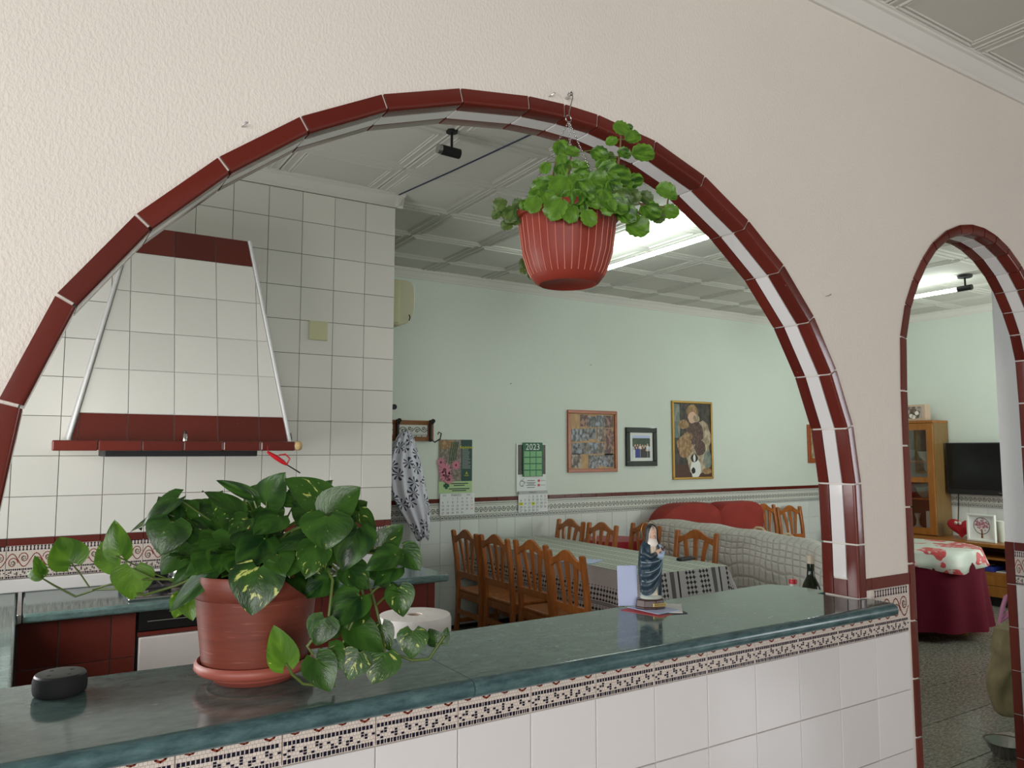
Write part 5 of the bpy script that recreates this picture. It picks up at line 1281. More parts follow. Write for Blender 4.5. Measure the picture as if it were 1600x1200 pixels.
# ------------------------------------------------------------------ smart speaker
p = onZ(93, 1084, CT); sp = thing('smart_speaker', 'black round smart speaker on the bar top', 'speaker', (p.x, p.y, CT)); c = Vector((p.x, p.y, CT)); r = .05
part(MB().lathe([(.001, 0), (r-.008, 0), (r-.002, .005), (r, .014), (r, .031), (r-.0025, .039)], 40, c), 'fabric_body', 'speaker_cloth', sp, world=True, ang=60)
part(MB().lathe([(r-.0025, .0388), (r-.005, .0425), (r-.009, .0432), (.001, .0425)], 40, c), 'top_plate', 'speaker_top', sp, world=True, ang=30)
for k in range(4):
    a_ = .6+k*R90; part(MB().lathe([(.004, .043), (.004, .0436), (.0005, .0437)], 10, c+Vector((.026*math.cos(a_), .026*math.sin(a_), 0))), 'button', 'black_matte', sp, world=True)

# ------------------------------------------------------------------ nun figurine with cards
p = onZ(1016, 951, CT); base = Vector((p.x, p.y, CT))
# cards lying under the figurine
def card(dx, dy, rz_, w_, d_, z, mat, lb):
    o = solo(MB().box(-w_/2, w_/2, -d_/2, d_/2, 0, .0009), 'card', mat, lb, 'card', (0, 0, 0)); o.location = base+Vector((dx, dy, z)); o.rotation_euler = (0, 0, rz_)
card(-.03, -.03, .25, .1, .15, .0, 'card_red', 'red card under the left side of the nun figurine')
card(.02, -.035, -.3, .1, .14, .001, 'card_dark', 'dark card under the nun figurine')
card(.045, -.03, -.75, .09, .14, .002, 'paper_white', 'white card sticking out under the right of the nun figurine')
card(-.005, -.02, .1, .1, .13, .003, 'card_blue', 'pale card directly under the nun figurine plinth')
cx = onY(990, 950, base.y+.03); o = solo(MB().box(-.032, .032, -.001, .001, 0, .125), 'blue_card', 'card_blue', 'pale blue folded card standing behind the nun figurine', 'card', (0, 0, 0)); o.location = base+Vector((-.043, .056, .0042)); o.rotation_euler = (-.08, 0, -.45)
nz = CT+.0042; st = thing('nun_figurine', 'painted nun figurine in a dark blue mantle holding a crucifix on the bar', 'figurine', base+Vector((0, 0, .0042)), -TH+.32)
st.scale = (.98, .98, .98)
OB = lambda mb, name, mat, **kw: part(mb, name, mat, st, **kw)
# local: x right as seen, -y to viewer, z up ; total height .275
m = MB(); m.lathe([(.052, 0), (.053, .004), (.05, .008), (.048, .026), (.044, .03)], 8, (0, 0, 0), sx=1.0, sy=.82); pln = OB(m, 'plinth', 'plinth', bev=.002)
m = MB().box(-.012, .034, -.044, -.0405, .009, .02); npo = OB(m, 'nameplate', 'brass_plate', bev=.001); npo.parent = pln
m = MB(); text_into(m, 'SANTA RITA', .011, .0145, .007, -.0445, 0); o_ = OB(m, 'nameplate_lettering', 'plinth'); o_.parent = pln
m = MB(); m.lathe([(.036, .03), (.036, .036), (.032, .041)], 20, (.004, 0, 0), sx=1, sy=.85); OB(m, 'ground', 'stone_grey', ang=50)
def folds(prof, n, c0=(0, 0), amp=.05, k=9, ph=0, sy=.8, lean=0.0):
    m = MB(); rs_ = []
    for r_, z in prof:
        rs_.append(m.ring([(c0[0]+lean*z+r_*math.cos(t)*(1+amp*math.sin(k*t+ph)), c0[1]+r_*sy*math.sin(t)*(1+amp*math.sin(k*t+ph)), z) for t in [2*math.pi*j/n for j in range(n)]]))
    m.skin(rs_, 0); return m
OB(folds([(.031, .038), (.027, .06), (.025, .1), (.027, .14), (.028, .17), (.026, .19), (.02, .208), (.009, .216)], 48, (.004, 0), .07, 14), 'robe', 'robe_cream', ang=70)
# mantle: open shell round the back and sides, swung across the front
m = MB(); rs_ = []
for z, r_, a0, a1 in ((.052, .033, -.55*math.pi-.9, .62), (.08, .0355, -.55*math.pi-.55, .5), (.11, .037, -.5*math.pi-.1, .35), (.135, .037, -.5*math.pi+.6, .3), (.155, .036, -.5*math.pi+.7, .3), (.17, .0355, -.5*math.pi-.35, .2), (.19, .032, -.5*math.pi-.5, .1), (.205, .024, -.5*math.pi-.5, .0), (.214, .013, -.5*math.pi-.5, 0)):
    # angle from the right front edge counter-clockwise round the back to the left front edge
    s0, s1 = a0+1.25, a1
    row = []
    for j in range(37):
        t = (.5*math.pi+ (j/36-.5)*2*math.pi*.86) + math.pi*.02
        lift = .012*math.sin((j/36)*math.pi)
        rr_ = r_*(1+.05*math.sin(j*1.25+z*60)); row.append((.002+rr_*math.cos(t), rr_*.85*math.sin(t), z-.03*max(0, math.cos(t-.2))*(1 if z < .1 else 0)))
    rs_.append(m.ring(row))
m.skin(rs_, 0, False, False); OB(m, 'mantle', 'mantle', ang=70, solid=.003)
# front apron of the mantle, gathered in curved folds
m = MB()
def ap(u, v):
    t = -math.pi*.95+u*math.pi*.78; z = .168-.118*v*(1-.75*u*u); r_ = .0385+.0022*math.sin(v*26+u*3)+.001*math.sin(u*20)
    return (.002+r_*math.cos(t), r_*.86*math.sin(t), z-.02*math.sin(u*math.pi)*v)
m.grid(ap, 22, 34, 0); OB(m, 'mantle_front', 'mantle', smooth=True, solid=.002)
for v in (.18, .42, .66, 1.0):
    m = MB(); m.tube([Vector(ap(u/14*.98+.01, v))*1.0+Vector((0, -.0012, 0)) for u in range(15)], .0011, 6); OB(m, 'fold_trim', 'mantle_trim', ang=60)
# sleeves / arms crossed on the chest, hands, crucifix, book
for sx in (-1, 1):
    m = MB(); m.tube([(sx*.024+.002, -.004, .196), (sx*.033+.003, -.014, .175), (sx*.018+.006, -.03, .163), (.008, -.034, .172)], [.011, .0125, .011, .008], 10); OB(m, 'sleeve', 'mantle' if sx < 0 else 'robe_blue', ang=70)
m = MB(); rs_ = []; m.tube([(.004, -.031, .165), (.010, -.034, .175), (.016, -.033, .186)], [.0065, .0075, .004], 8)
for k in range(4): m.tube([(.012+.003*k, -.034, .176+.002*k), (.017+.002*k, -.037, .186-.001*k), (.02+.001*k, -.036, .190-.002*k)], .002, 6)
m.tube([(.006, -.034, .176), (.008, -.039, .186)], .0022, 6); OB(m, 'hands', 'skin_paint', ang=70)
m = MB(); m.tube([(.002, -.037, .166), (.04, -.034, .196)], .0018, 6); m.tube([(.024, -.035, .194), (.033, -.035, .182)], .0018, 6); OB(m, 'crucifix', 'wood_dark', ang=70)
m = MB(); m.tube([(-.006, -.036, .168), (.006, -.038, .176)], [.004, .0045], 8); OB(m, 'book', 'card_dark', ang=60)
OB(folds([(.021, .196), (.022, .205), (.017, .214), (.0125, .222)], 24, (.004, -.006), .04, 8, sy=.9), 'wimple', 'veil_white', ang=70)
m = MB(); hc_ = (.006, -.006, .236)
rs_ = []
for z, rx, ry, oy in ((-.02, .004, .005, -.004), (-.016, .009, .010, -.003), (-.008, .0125, .0135, -.001), (.002, .0140, .0155, 0), (.012, .0130, .015, .001), (.019, .008, .009, .002), (.022, .002, .002, .002)):
    rs_.append(m.ring([(hc_[0]+rx*math.cos(t), hc_[1]+oy+ry*math.sin(t), hc_[2]+z) for t in [2*math.pi*j/16 for j in range(16)]]))
m.skin(rs_, 0); m.tube([(.008, -.0205, .240), (.0088, -.0245, .234), (.0085, -.0215, .232)], [.0012, .0022, .0014], 6); hd_ = OB(m, 'head', 'skin_paint', ang=80)
m = MB()
for sx in (-1, 1): m.lathe([(.0003, -.001), (.0013, 0), (.0003, .001)], 6, (.007+sx*.0048, -.0205, .2385)); 
m.box(.0035, .0115, -.0205, -.0198, .2275, .2285); fo = OB(m, 'face_paint', 'plinth'); fo.parent = hd_
# white band and black veil round the head and shoulders
m = MB(); rs_ = []
def veil(off, z0, lst):
    m = MB(); rs_ = []
    for z, rx, ry, op in lst:
        row = []
        for j in range(25):
            t = .5*math.pi+(j/24-.5)*2*(math.pi-op); row.append((.006+(rx+off)*math.cos(t), -.004+(ry+off)*math.sin(t), z))
        rs_.append(m.ring(row))
    m.skin(rs_, 0, False, False); return m
OB(veil(0, 0, [(.206, .02, .017, .75), (.215, .0165, .016, .8), (.225, .0155, .0165, .85), (.238, .0155, .017, .8), (.248, .015, .0165, .55), (.255, .012, .014, .35), (.2605, .004, .005, .2)]), 'head_band', 'veil_white', ang=70, solid=.0015)
OB(veil(.002, 0, [(.19, .026, .024, 1.15), (.205, .023, .021, 1.1), (.22, .0185, .019, 1.05), (.236, .0172, .0185, 1.0), (.25, .0162, .018, .75), (.259, .0125, .015, .5), (.265, .004, .005, .2)]), 'veil', 'veil_black', ang=70, solid=.0018)
m = MB(); m.tube([(.004+.028*math.cos(t), .008, .243+.032*math.sin(t)) for t in [2*math.pi*k/28 for k in range(29)]], .0009, 6); OB(m, 'halo', 'gold', ang=70)

# ------------------------------------------------------------------ leaves
def unit_leaf(kind, seed):
    # unit leaf: base at origin, tip at (0,1,0), half width 0.5, normal +Z
    m = MB(); rr = random.Random(seed); nu, nv = (6, 9)
    curl = rr.uniform(.05, .16); fold = rr.uniform(.10, .2); tw = rr.uniform(-.08, .08); cup = rr.uniform(-.1, .1)
    def fn(a, b):
        s_ = a*2-1
        if kind == 'heart':
            hw = .5*(math.sin(math.pi*min(1, (b*.86+.14)))**.62)*(1-.62*b**2.4) if b < 1 else 0
            hw = .5*max(0, (math.sin(math.pi*(b**.72*.93+.07)))**.8)*1.03*(1-.18*b)
            if b > .999: hw = 0
            y = b-.2*abs(s_)**1.5*(1-b)**1.6
        else:
            hw = .5*math.sqrt(max(0, 1-(2*b-1)**2))**.8; hw = max(hw, .03 if b < .999 else 0.0); y = b-.1*abs(s_)*(1-b)**2
            if abs(s_) > .99: hw *= 1+.07*(1 if int(b*nv+.5) % 2 else -1)
        z = fold*abs(s_)*hw*1.2-curl*(b-.35)**2*1.6+tw*s_*b+cup*(s_*hw)**2*2
        if kind != 'heart': z += .035*math.sin(9*b+4*s_)*(1 if abs(s_) < .99 else -.6)
        return (s_*hw, y, z)
    m.grid(fn, nu, nv, 0, lambda a, b: (a, b))
    return m
LM = {}
for k in range(6):
    for mat in ('leaf_pothos', 'leaf_pothos_light'): LM['heart', k, mat] = unit_leaf('heart', k).mesh('leaf_heart', mat, smooth=True, recalc=False)
    for mat in ('leaf_ivy', 'leaf_ivy_dark'): LM['round', k, mat] = unit_leaf('round', k+20).mesh('leaf_round', mat, smooth=True, recalc=False)
LR = random.Random(11)
def put_leaf(parent, kind, mat, b, t, width, nrm, name='leaf'):
    b, t = Vector(b), Vector(t); d = t-b; L = d.length; yv = d.normalized(); zv = (nrm-yv*nrm.dot(yv))
    if zv.length < .05: zv = Vector((0, 0, 1))-yv*yv.z
    zv.normalize(); xv = yv.cross(zv)
    M_ = Matrix(((xv.x, yv.x, zv.x), (xv.y, yv.y, zv.y), (xv.z, yv.z, zv.z))).to_4x4()
    o = link(name, LM[kind, LR.randrange(6), mat], parent); o.location = b-parent.location; o.rotation_euler = M_.to_euler(); o.scale = (width, L, min(L, width)); return o

# ------------------------------------------------------------------ big pothos in a terracotta pot
pc = onZ(398, 1058, CT); PC = Vector((pc.x, pc.y, CT)); PD = (PC-CAM).dot(FW)
po = thing('terracotta_pot', 'large terracotta pot with saucer on the bar, holding the pothos', 'flower pot', PC)
# rim radius from the rim width in the photograph at this distance
RR = 197/2*PD/FPX*.985; RB = RR*.80; zr = atD(398, 892, PD).z-CT
part(MB().lathe([(RB*.7, .0), (RB*.78, .002), (RB*.86, .016), (RB*1.1, .024), (RB*1.16, .032), (RB*1.15, .042), (RB*1.1, .047), (RB*1.05, .04), (RB*.9, .014), (.001, .012)], 48, PC), 'saucer', 'saucer_clay', po, world=True, ang=50)
part(MB().lathe([(RB*.9, .015), (RB, .03), (RB*1.03, .05), (RB+(RR-RB)*.72, zr*.8), (RR*.965, zr-.05), (RR*.995, zr-.045), (RR, zr-.004), (RR*.985, zr), (RR*.93, zr-.002), (RR*.9, zr-.04), (.001, zr-.04)], 56, PC), 'pot_body', 'terracotta', po, world=True, ang=45)
part(MB().lathe([(RR*.9, zr-.032), (RR*.5, zr-.024), (.001, zr-.02)], 24, PC), 'soil', 'soil', po, world=True, ang=80)
pt = thing('pothos_plant', 'variegated green pothos trailing from the terracotta pot', 'plant', PC+Vector((0, 0, zr-.03)))
crown = PC+Vector((0, 0, zr-.02))
def Zm(x, y): return (200+x/3.0, 700+y/3.0)
pet = MB(); 
def pl_leaf(bx, by, tx, ty, wpx, d0, d1, up=.5, mat='leaf_pothos', stem=None):
    # base and tip as seen, each at its own distance d (metres nearer (-) or farther (+) than the pot axis)
    b = atD(*Zm(bx, by), PD+d0); t = atD(*Zm(tx, ty), PD+d1)
    wm = wpx/3.0*(PD+(d0+d1)/2)/FPX*1.3
    n = (CAM-b).normalized()*(1-up)+Vector((0, 0, 1))*up
    put_leaf(pt, 'heart', mat, b, t, wm, n)
    if stem is not False:
        s0 = stem if stem is not None else crown+Vector((LR.uniform(-.05, .05), LR.uniform(-.05, .05), 0))
        if stem is not None: s0 = atD(*Zm(stem[0], stem[1]), PD+stem[2])
        mid = s0.lerp(b, .55)+Vector((0, 0, .03 if stem is None else .004)); pet.tube([s0, mid, b], [.0026, .0024, .0018], 5)
LV = [  # base, tip, width, depth base/tip, up-mix
 (935, 272, 735, 140, 150, -.02, -.05, .35), (935, 310, 1088, 180, 150, -.06, -.04, .3), (935, 322, 920, 480, 200, -.10, -.13, .35), (1080, 372, 1000, 575, 165, -.06, -.10, .3),
 (1190, 465, 1287, 355, 105, -.03, -.01, .3), (1258, 500, 1112, 566, 105, -.05, -.08, .4), (1285, 475, 1373, 572, 105, -.03, -.04, .35), (705, 318, 588, 405, 135, -.06, -.11, .5),
 (858, 412, 690, 478, 110, -.08, -.12, .55), (885, 455, 830, 610, 135, -.12, -.16, .35), (640, 425, 512, 580, 160, -.09, -.15, .45), (495, 440, 262, 592, 170, -.06, -.10, .45),
 (612, 560, 580, 785, 205, -.15, -.185, .15), (525, 300, 352, 195, 95, -.01, -.03, .5), (582, 222, 412, 148, 55, .02, .0, .3), (650, 250, 738, 115, 130, .03, .02, .3), (560, 240, 620, 170, 60, .05, .03, .3),
 (232, 235, 45, 375, 120, -.03, -.05, .6), (222, 345, 140, 225, 90, -.02, -.0, .25), (205, 345, 150, 500, 165, -.06, -.09, .35), (275, 455, 150, 595, 125, -.05, -.08, .4), (405, 565, 192, 768, 85, -.08, -.10, .4),
 (245, 320, 330, 250, 120, .0, .02, .4), (330, 300, 240, 255, 110, .04, .05, .5), (420, 400, 300, 330, 120, .0, -.02, .6), (560, 330, 470, 400, 110, -.03, -.06, .6), (470, 330, 545, 410, 100, -.02, -.05, .6),
 (780, 260, 760, 190, 90, .06, .06, .4), (830, 330, 770, 250, 80, .03, .03, .4), (690, 230, 600, 190, 120, .06, .05, .5), (1000, 300, 960, 180, 100, .04, .03, .4), (1085, 300, 1160, 395, 70, .0, -.02, .4), (1060, 300, 1120, 250, 80, .05, .05, .4),
 (450, 470, 420, 590, 120, -.1, -.15, .5), (740, 480, 690, 400, 120, -.05, -.04, .5), (330, 520, 200, 640, 80, -.04, -.06, .5), (720, 420, 640, 540, 120, -.04, -.1, .6), (960, 430, 925, 560, 120, -.05, -.08, .4),
 (160, 300, 0, 395, 80, -.02, -.03, .7), (380, 330, 440, 200, 90, .06, .05, .4), (880, 240, 960, 150, 80, .07, .06, .4), (1140, 420, 1200, 520, 90, .02, .0, .4), (620, 350, 540, 250, 100, .05, .04, .5),
]
LV += [(380, 500, 330, 590, 120, -.09, -.13, .4), (520, 500, 500, 600, 130, -.11, -.15, .35), (700, 500, 740, 590, 120, -.12, -.16, .35), (780, 520, 760, 600, 110, -.12, -.155, .35), (870, 480, 905, 590, 120, -.09, -.12, .35),
       (430, 420, 360, 500, 140, -.05, -.09, .5), (560, 400, 600, 500, 140, -.07, -.11, .5), (760, 430, 790, 520, 140, -.08, -.12, .45), (330, 380, 250, 450, 130, -.03, -.06, .5), (300, 440, 330, 540, 120, -.05, -.09, .45), (1000, 400, 1060, 500, 130, -.05, -.08, .4),
       (480, 260, 420, 330, 130, .03, .0, .6), (640, 290, 700, 370, 130, .02, -.02, .6), (860, 300, 820, 390, 130, .0, -.05, .55), (560, 300, 620, 240, 110, .05, .05, .5), (400, 270, 330, 330, 120, .05, .03, .6), (980, 260, 1050, 340, 110, .03, .0, .5)]
for a_ in LV: pl_leaf(*a_)
for a_ in ((280, 680, 305, 808, 100, .02, .0, .2), (262, 690, 215, 800, 80, .02, .01, .2)): pl_leaf(*a_, mat='leaf_pothos_light', stem=(360, 590, -.03))
# trailing right cluster, hanging on vines
vines = [[(905, 500, -.02), (1000, 590, -.05), (1050, 690, -.07), (1060, 800, -.08), (1000, 930, -.09), (960, 1060, -.10), (965, 1120, -.1)],
         [(905, 500, .0), (1080, 600, -.04), (1110, 720, -.06), (1130, 850, -.07), (1130, 960, -.08), (1150, 1010, -.08)],
         [(905, 500, .0), (1120, 600, -.02), (1160, 740, -.03), (1190, 860, -.05), (1240, 960, -.05), (1330, 995, -.05), (1410, 990, -.04), (1450, 930, -.03), (1485, 880, -.03)],
         [(905, 500, -.02), (960, 620, -.1), (940, 800, -.11), (840, 930, -.13), (870, 970, -.13)],
         [(960, 1100, -.11), (900, 1115, -.12), (820, 1105, -.13), (770, 1060, -.14), (738, 1010, -.15)]]
for vv in vines:
    m = MB(); m.tube([atD(*Zm(x, y), PD+d) for x, y, d in vv], .0032, 6); part(m, 'vine', 'stem_green', pt, world=True, ang=70)
for a_, sm in (((945, 602, 832, 702, 125, -.08, -.11, .3), (1000, 590, -.05)), ((1085, 690, 935, 838, 150, -.08, -.12, .3), (1050, 690, -.07)), ((925, 800, 880, 928, 125, -.12, -.14, .15), (960, 800, -.1)), ((880, 985, 952, 1142, 135, -.12, -.14, .2), (960, 1060, -.1)),
               ((935, 940, 1005, 1035, 110, -.1, -.12, .2), (1000, 930, -.09)), ((1085, 960, 1030, 1090, 120, -.09, -.11, .2), (1130, 960, -.08)), ((1205, 958, 1143, 1108, 150, -.08, -.11, .15), (1190, 860, -.05)), ((1335, 858, 1330, 990, 120, -.06, -.08, .2), (1330, 995, -.05)),
               ((1445, 915, 1412, 845, 65, -.03, -.02, .4), (1450, 930, -.03)), ((1480, 915, 1497, 838, 40, -.03, -.02, .3), (1450, 930, -.03)), ((1268, 655, 1290, 792, 115, -.05, -.07, .25), (1160, 740, -.03)), ((1050, 838, 1200, 955, 130, -.08, -.1, .3), (1060, 800, -.08)),
               ((1190, 640, 1308, 682, 60, -.04, -.05, .7), (1110, 720, -.06)), ((1035, 560, 1122, 665, 120, -.07, -.09, .3), (1000, 590, -.05)), ((1262, 560, 1148, 645, 95, -.04, -.07, .45), (1120, 600, -.02)), ((1190, 830, 1225, 950, 80, -.05, -.06, .3), (1190, 860, -.05)),
               ((1000, 860, 960, 760, 100, -.06, -.07, .4), (1060, 800, -.08)), ((1100, 760, 1010, 850, 90, -.06, -.09, .4), (1110, 720, -.06)), ((1060, 880, 1110, 1000, 100, -.06, -.08, .3), (1130, 850, -.07)), ((1160, 560, 1230, 640, 90, -.03, -.05, .4), (1120, 600, -.02))):
    pl_leaf(*a_, stem=sm)
pl_leaf(738, 1012, 682, 832, 118, -.15, -.16, .05, 'leaf_pothos_light', False)
# runner reaching to the left with its four leaves
def Im(x, y, d): return atD(x, y, PD+d)
run = [Im(x, y, d) for x, y, d in ((330, 890, -.03), (275, 915, -.06), (225, 930, -.05), (190, 920, -.03), (150, 921, -.0), (118, 932, .02), (85, 915, .03), (60, 900, .04))]
m = MB(); m.tube(run, [.003, .003, .003, .0028, .0028, .0026, .0022, .0016], 6); part(m, 'vine', 'stem_green', pt, world=True, ang=70)
m = MB(); m.tube([Im(x, y, d) for x, y, d in ((300, 905, -.05), (240, 905, -.05), (200, 905, -.03), (165, 915, -.01), (145, 921, 0))], .0026, 6); part(m, 'vine', 'stem_green', pt, world=True, ang=70)
for bx, by, tx, ty, w_, d0, d1, sm in ((112, 880, 92, 838, 56, .02, .03, ((140, 918, 0), (128, 900, .01))), (180, 868, 145, 880, 52, .0, .0, ((270, 908, -.05), (225, 890, -.02))), (208, 888, 205, 938, 58, -.05, -.05, ((240, 905, -.05),)), (66, 897, 40, 897, 22, .04, .05, ()), (66, 897, 54, 868, 18, .04, .03, ())):
    b, t = Im(bx, by, d0), Im(tx, ty, d1); put_leaf(pt, 'heart', 'leaf_pothos_light', b, t, w_*PD/FPX*1.1, (CAM-b).normalized())
    if sm: pet.tube([Im(*q) for q in sm]+[b], .0018, 5)
b, t = Im(188, 868, -.0), Im(178, 812, .0); put_leaf(pt, 'heart', 'leaf_pothos_light', b, t, 46*PD/FPX, (CAM-b).normalized()*.7+Vector((-.3, 0, .3)))
# filler leaves inside the crown
for k in range(64):
    a_ = LR.uniform(0, 6.28); r_ = LR.uniform(.04, .16); zz = zr+LR.uniform(-.0, .085)*(1-r_*2.5)
    b = PC+Vector((r_*.75*math.cos(a_), r_*.75*math.sin(a_), zz)); t = b+Vector((math.cos(a_)*.08, math.sin(a_)*.08, LR.uniform(-.05, .03)))
    put_leaf(pt, 'heart', 'leaf_pothos', b, t, LR.uniform(.06, .095), Vector((math.cos(a_)*.4, math.sin(a_)*.4, 1)))
    pet.tube([crown+Vector((.02*math.cos(a_), .02*math.sin(a_), 0)), crown.lerp(b, .6)+Vector((0, 0, .02)), b], .0022, 5)
part(pet, 'petioles', 'stem_green', pt, world=True, ang=70)['kind'] = 'stuff'

# ------------------------------------------------------------------ hanging pot with plectranthus
HY = 1.56
hc0 = onY(886, 341, HY); hbz = onY(886, 445, HY).z; HD = (hc0-CAM).dot(FW); HR = 163/2*HD/FPX
zt_ = hc0.z+.012; hp = thing('hanging_pot', 'ribbed red-brown plastic pot hanging from chains in the arch', 'hanging pot', Vector((hc0.x, HY, hbz))); c = hp.location; H = zt_-hbz
prof = [(.001, .008), (HR*.48, .004), (HR*.54, .0), (HR*.6, .004), (HR*.67, .016), (HR*.75, .036), (HR*.85, H*.42), (HR*.91, H*.75), (HR*.925, H-.02), (HR*.99, H-.018), (HR, H-.01), (HR*.98, H), (HR*.93, H-.002), (HR*.88, H-.03), (.001, H-.035)]
part(MB().lathe(prof, 56, c), 'pot_body', 'pot_plastic', hp, world=True, ang=50)
for k in range(36):
    a_ = 2*math.pi*k/36; u = Vector((math.cos(a_), math.sin(a_), 0))
    m = MB(); m.tube([c+u*(r_+.0004)+Vector((0, 0, z)) for r_, z in ((HR*.69, .02), (HR*.75, .036), (HR*.85, H*.42), (HR*.91, H*.75), (HR*.924, H-.024))], .0011, 4); part(m, 'rib', 'pot_line', hp, world=True)
part(MB().lathe([(HR*.88, H-.03), (.001, H-.02)], 24, c, cap=False), 'soil', 'soil', hp, world=True)
hk = onY(893, 147, AF-.03); rg = onY(889, 185, HY); 
hm = MB(); hm.tube([(hk.x+.004, AF+.005, hk.z), hk], .0028, 8); hm.lathe([(.001, -.005), (.0045, -.003), (.0055, 0), (.0045, .003), (.001, .005)], 10, hk); solo(hm, 'screw_hook', 'chrome', 'round-headed screw in the wall above the hanging pot', 'hook', hk, ang=60)
wr = MB(); wr.tube([hk+Vector((-.006, .004, .004)), hk+Vector((-.012, 0, -.006)), hk+Vector((-.008, -.004, -.002)), hk+Vector((-.003, -.004, .006)), hk+Vector((.0, -.005, -.012)), rg+Vector((.001, 0, .02)), rg+Vector((0, 0, .009))], .0014, 6); part(wr, 'wire', 'steel', hp, world=True, ang=70)
m = MB(); m.tube([rg+Vector((.009*math.cos(t), 0.002, .009*math.sin(t))) for t in [2*math.pi*k/16 for k in range(17)]], .0014, 6); part(m, 'ring', 'steel', hp, world=True, ang=70)
# three chains, each a run of links
lk = MB(); lk.tube([(.0022*math.cos(t), 0, .0042*math.sin(t)) for t in [2*math.pi*k/8 for k in range(9)]], .0007, 4); 
for a_ in (math.pi*.93, math.pi*1.55, math.pi*.25):
    e = c+Vector((HR*.95*math.cos(a_), HR*.95*math.sin(a_), H)); s0 = rg-Vector((0, 0, .009)); d = e-s0; n_ = int(d.length/.0065); m = MB()
    q = d.to_track_quat('Z', 'Y').to_matrix()
    for k in range(n_):
        tw = Matrix.Rotation(R90*(k % 2), 3, 'Z'); i = len(m.v); off = s0+d*((k+.5)/n_)
        m.v += [q @ (tw @ v)+off for v in lk.v]; m.f += [tuple(i+x for x in f) for f in lk.f]; m.m += lk.m
    part(m, 'chain', 'steel', hp, world=True)
hpl = thing('trailing_plant', 'green plant with round scalloped leaves in the hanging pot', 'plant', c+Vector((0, 0, H-.02))); top = c+Vector((0, 0, H-.02))
def Hm(x, y): return (750+x/3.4275, 120+y/3.4275)
pet2 = MB()
HL = [(760, 280, 42, -.03), (800, 272, 20, -.02), (708, 345, 30, -.03), (822, 322, 40, -.04), (775, 412, 34, -.04), (880, 410, 56, -.05), (645, 420, 46, -.03), (710, 445, 20, -.02),
 (435, 385, 42, -.02), (490, 402, 36, -.03), (440, 445, 30, -.03), (435, 505, 38, -.05), (350, 492, 32, -.02), (545, 540, 52, -.05), (330, 600, 56, -.08), (435, 602, 66, -.1), (555, 615, 62, -.11), (405, 712, 60, -.14), (480, 735, 48, -.145), (582, 760, 46, -.145), (285, 688, 46, -.12),
 (690, 515, 58, -.07), (750, 532, 60, -.09), (825, 560, 50, -.08), (640, 552, 50, -.09), (715, 600, 46, -.11), (640, 620, 40, -.1), (1000, 612, 48, -.06), (1030, 640, 28, -.06), (918, 722, 54, -.09), (1020, 726, 44, -.08), (850, 805, 56, -.11), (790, 738, 54, -.12), (735, 690, 60, -.13), (545, 690, 40, -.13), (620, 690, 24, -.14), (520, 470, 26, -.03), (500, 560, 40, -.06), (590, 575, 36, -.08), (680, 580, 40, -.08), (380, 560, 30, -.05), (300, 640, 40, -.1), (370, 655, 44, -.12), (470, 655, 46, -.13), (520, 650, 44, -.13), (600, 660, 46, -.13), (660, 660, 50, -.13), (690, 700, 44, -.135), (240, 690, 30, -.08), (660, 470, 34, -.05), (560, 480, 28, -.04), (700, 560, 44, -.09), (790, 590, 40, -.09), (470, 480, 30, -.03)]
HLd = [(755, 655, 58, -.12), (820, 650, 42, -.1), (890, 650, 38, -.08), (960, 758, 30, -.08), (105, 688, 36, -.02), (90, 740, 30, -.02), (160, 742, 44, -.04), (200, 682, 30, -.03), (140, 795, 30, -.03), (192, 772, 28, -.03), (240, 1000, 30, .04), (235, 1035, 24, .04), (280, 1062, 26, .04), (700, 420, 20, -.02), (770, 600, 40, -.08)]
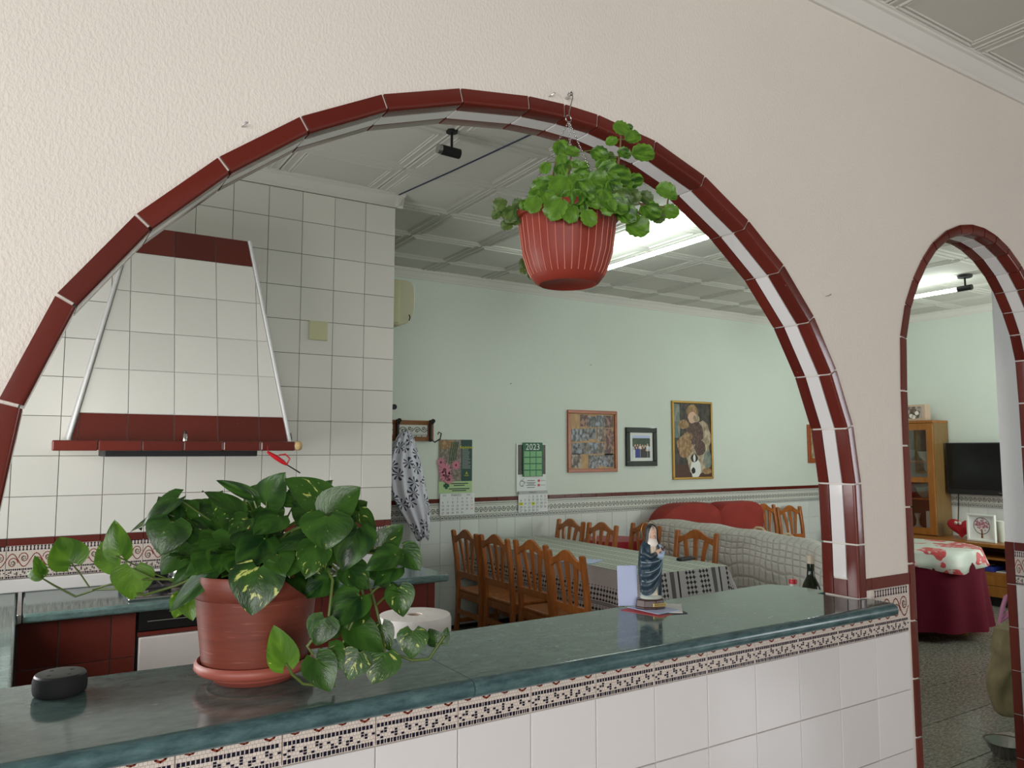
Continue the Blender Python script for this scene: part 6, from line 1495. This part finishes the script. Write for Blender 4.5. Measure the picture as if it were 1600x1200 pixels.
def hleaf(x, y, r_, d, mat):
    ctr = atD(*Hm(x, y), HD+d); rad = r_/3.4275*(HD+d)/FPX*1.08
    out = (ctr-top); out.z = 0
    dv = (RT*((x-480)/400)+Vector((0, 0, -.55 if y > 560 else -.1))+RT*LR.uniform(-.5, .5)+UPV*LR.uniform(-.4, .3)); dv.normalize()
    n = (CAM-ctr).normalized()+Vector((0, 0, .55))+RT*LR.uniform(-.35, .35)
    dv = (dv-n*(dv.dot(n)/n.length_squared)*.7).normalized()
    put_leaf(hpl, 'round', mat, ctr-dv*rad, ctr+dv*rad, rad*2*LR.uniform(.9, 1.05), n); return ctr-dv*rad
pts = {}
for L_, mat in ((HL, 'leaf_ivy'), (HLd, 'leaf_ivy_dark')):
    for x, y, r_, d in L_: pts[x, y] = hleaf(x, y, r_, d, mat)
for k in range(22):
    a_ = LR.uniform(0, 6.28); r_ = HR*LR.uniform(.2, .95); ctr = top+Vector((r_*math.cos(a_), r_*math.sin(a_), LR.uniform(.01, .06))); dv = Vector((math.cos(a_), math.sin(a_), -.3)).normalized(); rad = LR.uniform(.014, .022)
    put_leaf(hpl, 'round', 'leaf_ivy', ctr-dv*rad, ctr+dv*rad, rad*2, Vector((math.cos(a_)*.4, math.sin(a_)*.4, 1)))
stems = [[(730, 640, -.05), (738, 480, -.04), (750, 400, -.03), (755, 300, -.03)], [(480, 640, -.05), (475, 520, -.03), (490, 410, -.03)], [(390, 640, -.05), (392, 520, -.03), (415, 420, -.02)], [(330, 690, -.03), (240, 700, -.03), (130, 705, -.02)],
         [(720, 680, -.08), (830, 715, -.08), (900, 760, -.09), (860, 790, -.1)], [(760, 660, -.08), (900, 690, -.08), (1000, 700, -.07), (1010, 640, -.06)], [(230, 900, .05), (240, 980, .045), (238, 1030, .04), (275, 1060, .04)]]
for sv in stems:
    m = MB(); m.tube([atD(*Hm(x, y), HD+d) for x, y, d in sv], [.003]*(len(sv)-1)+[.0018], 6); part(m, 'stem', 'stem_brown', hpl, world=True, ang=70)
for (x, y), b in pts.items():
    best = None
    for sv in stems:
        for (x0, y0, d0), (x1, y1, d1) in zip(sv, sv[1:]):
            for f_ in (0, .33, .66, 1):
                q = atD(*Hm(x0+(x1-x0)*f_, y0+(y1-y0)*f_), HD+d0+(d1-d0)*f_)
                if best is None or (q-b).length < (best-b).length: best = q
    if (best-b).length < .09: pet2.tube([best, b], .0013, 5)
    else: pet2.tube([top+Vector((0, 0, -.005)), top.lerp(b, .6)+Vector((0, 0, .01)), b], .0014, 5)
part(pet2, 'petioles', 'stem_green', hpl, world=True, ang=70)['kind'] = 'stuff'
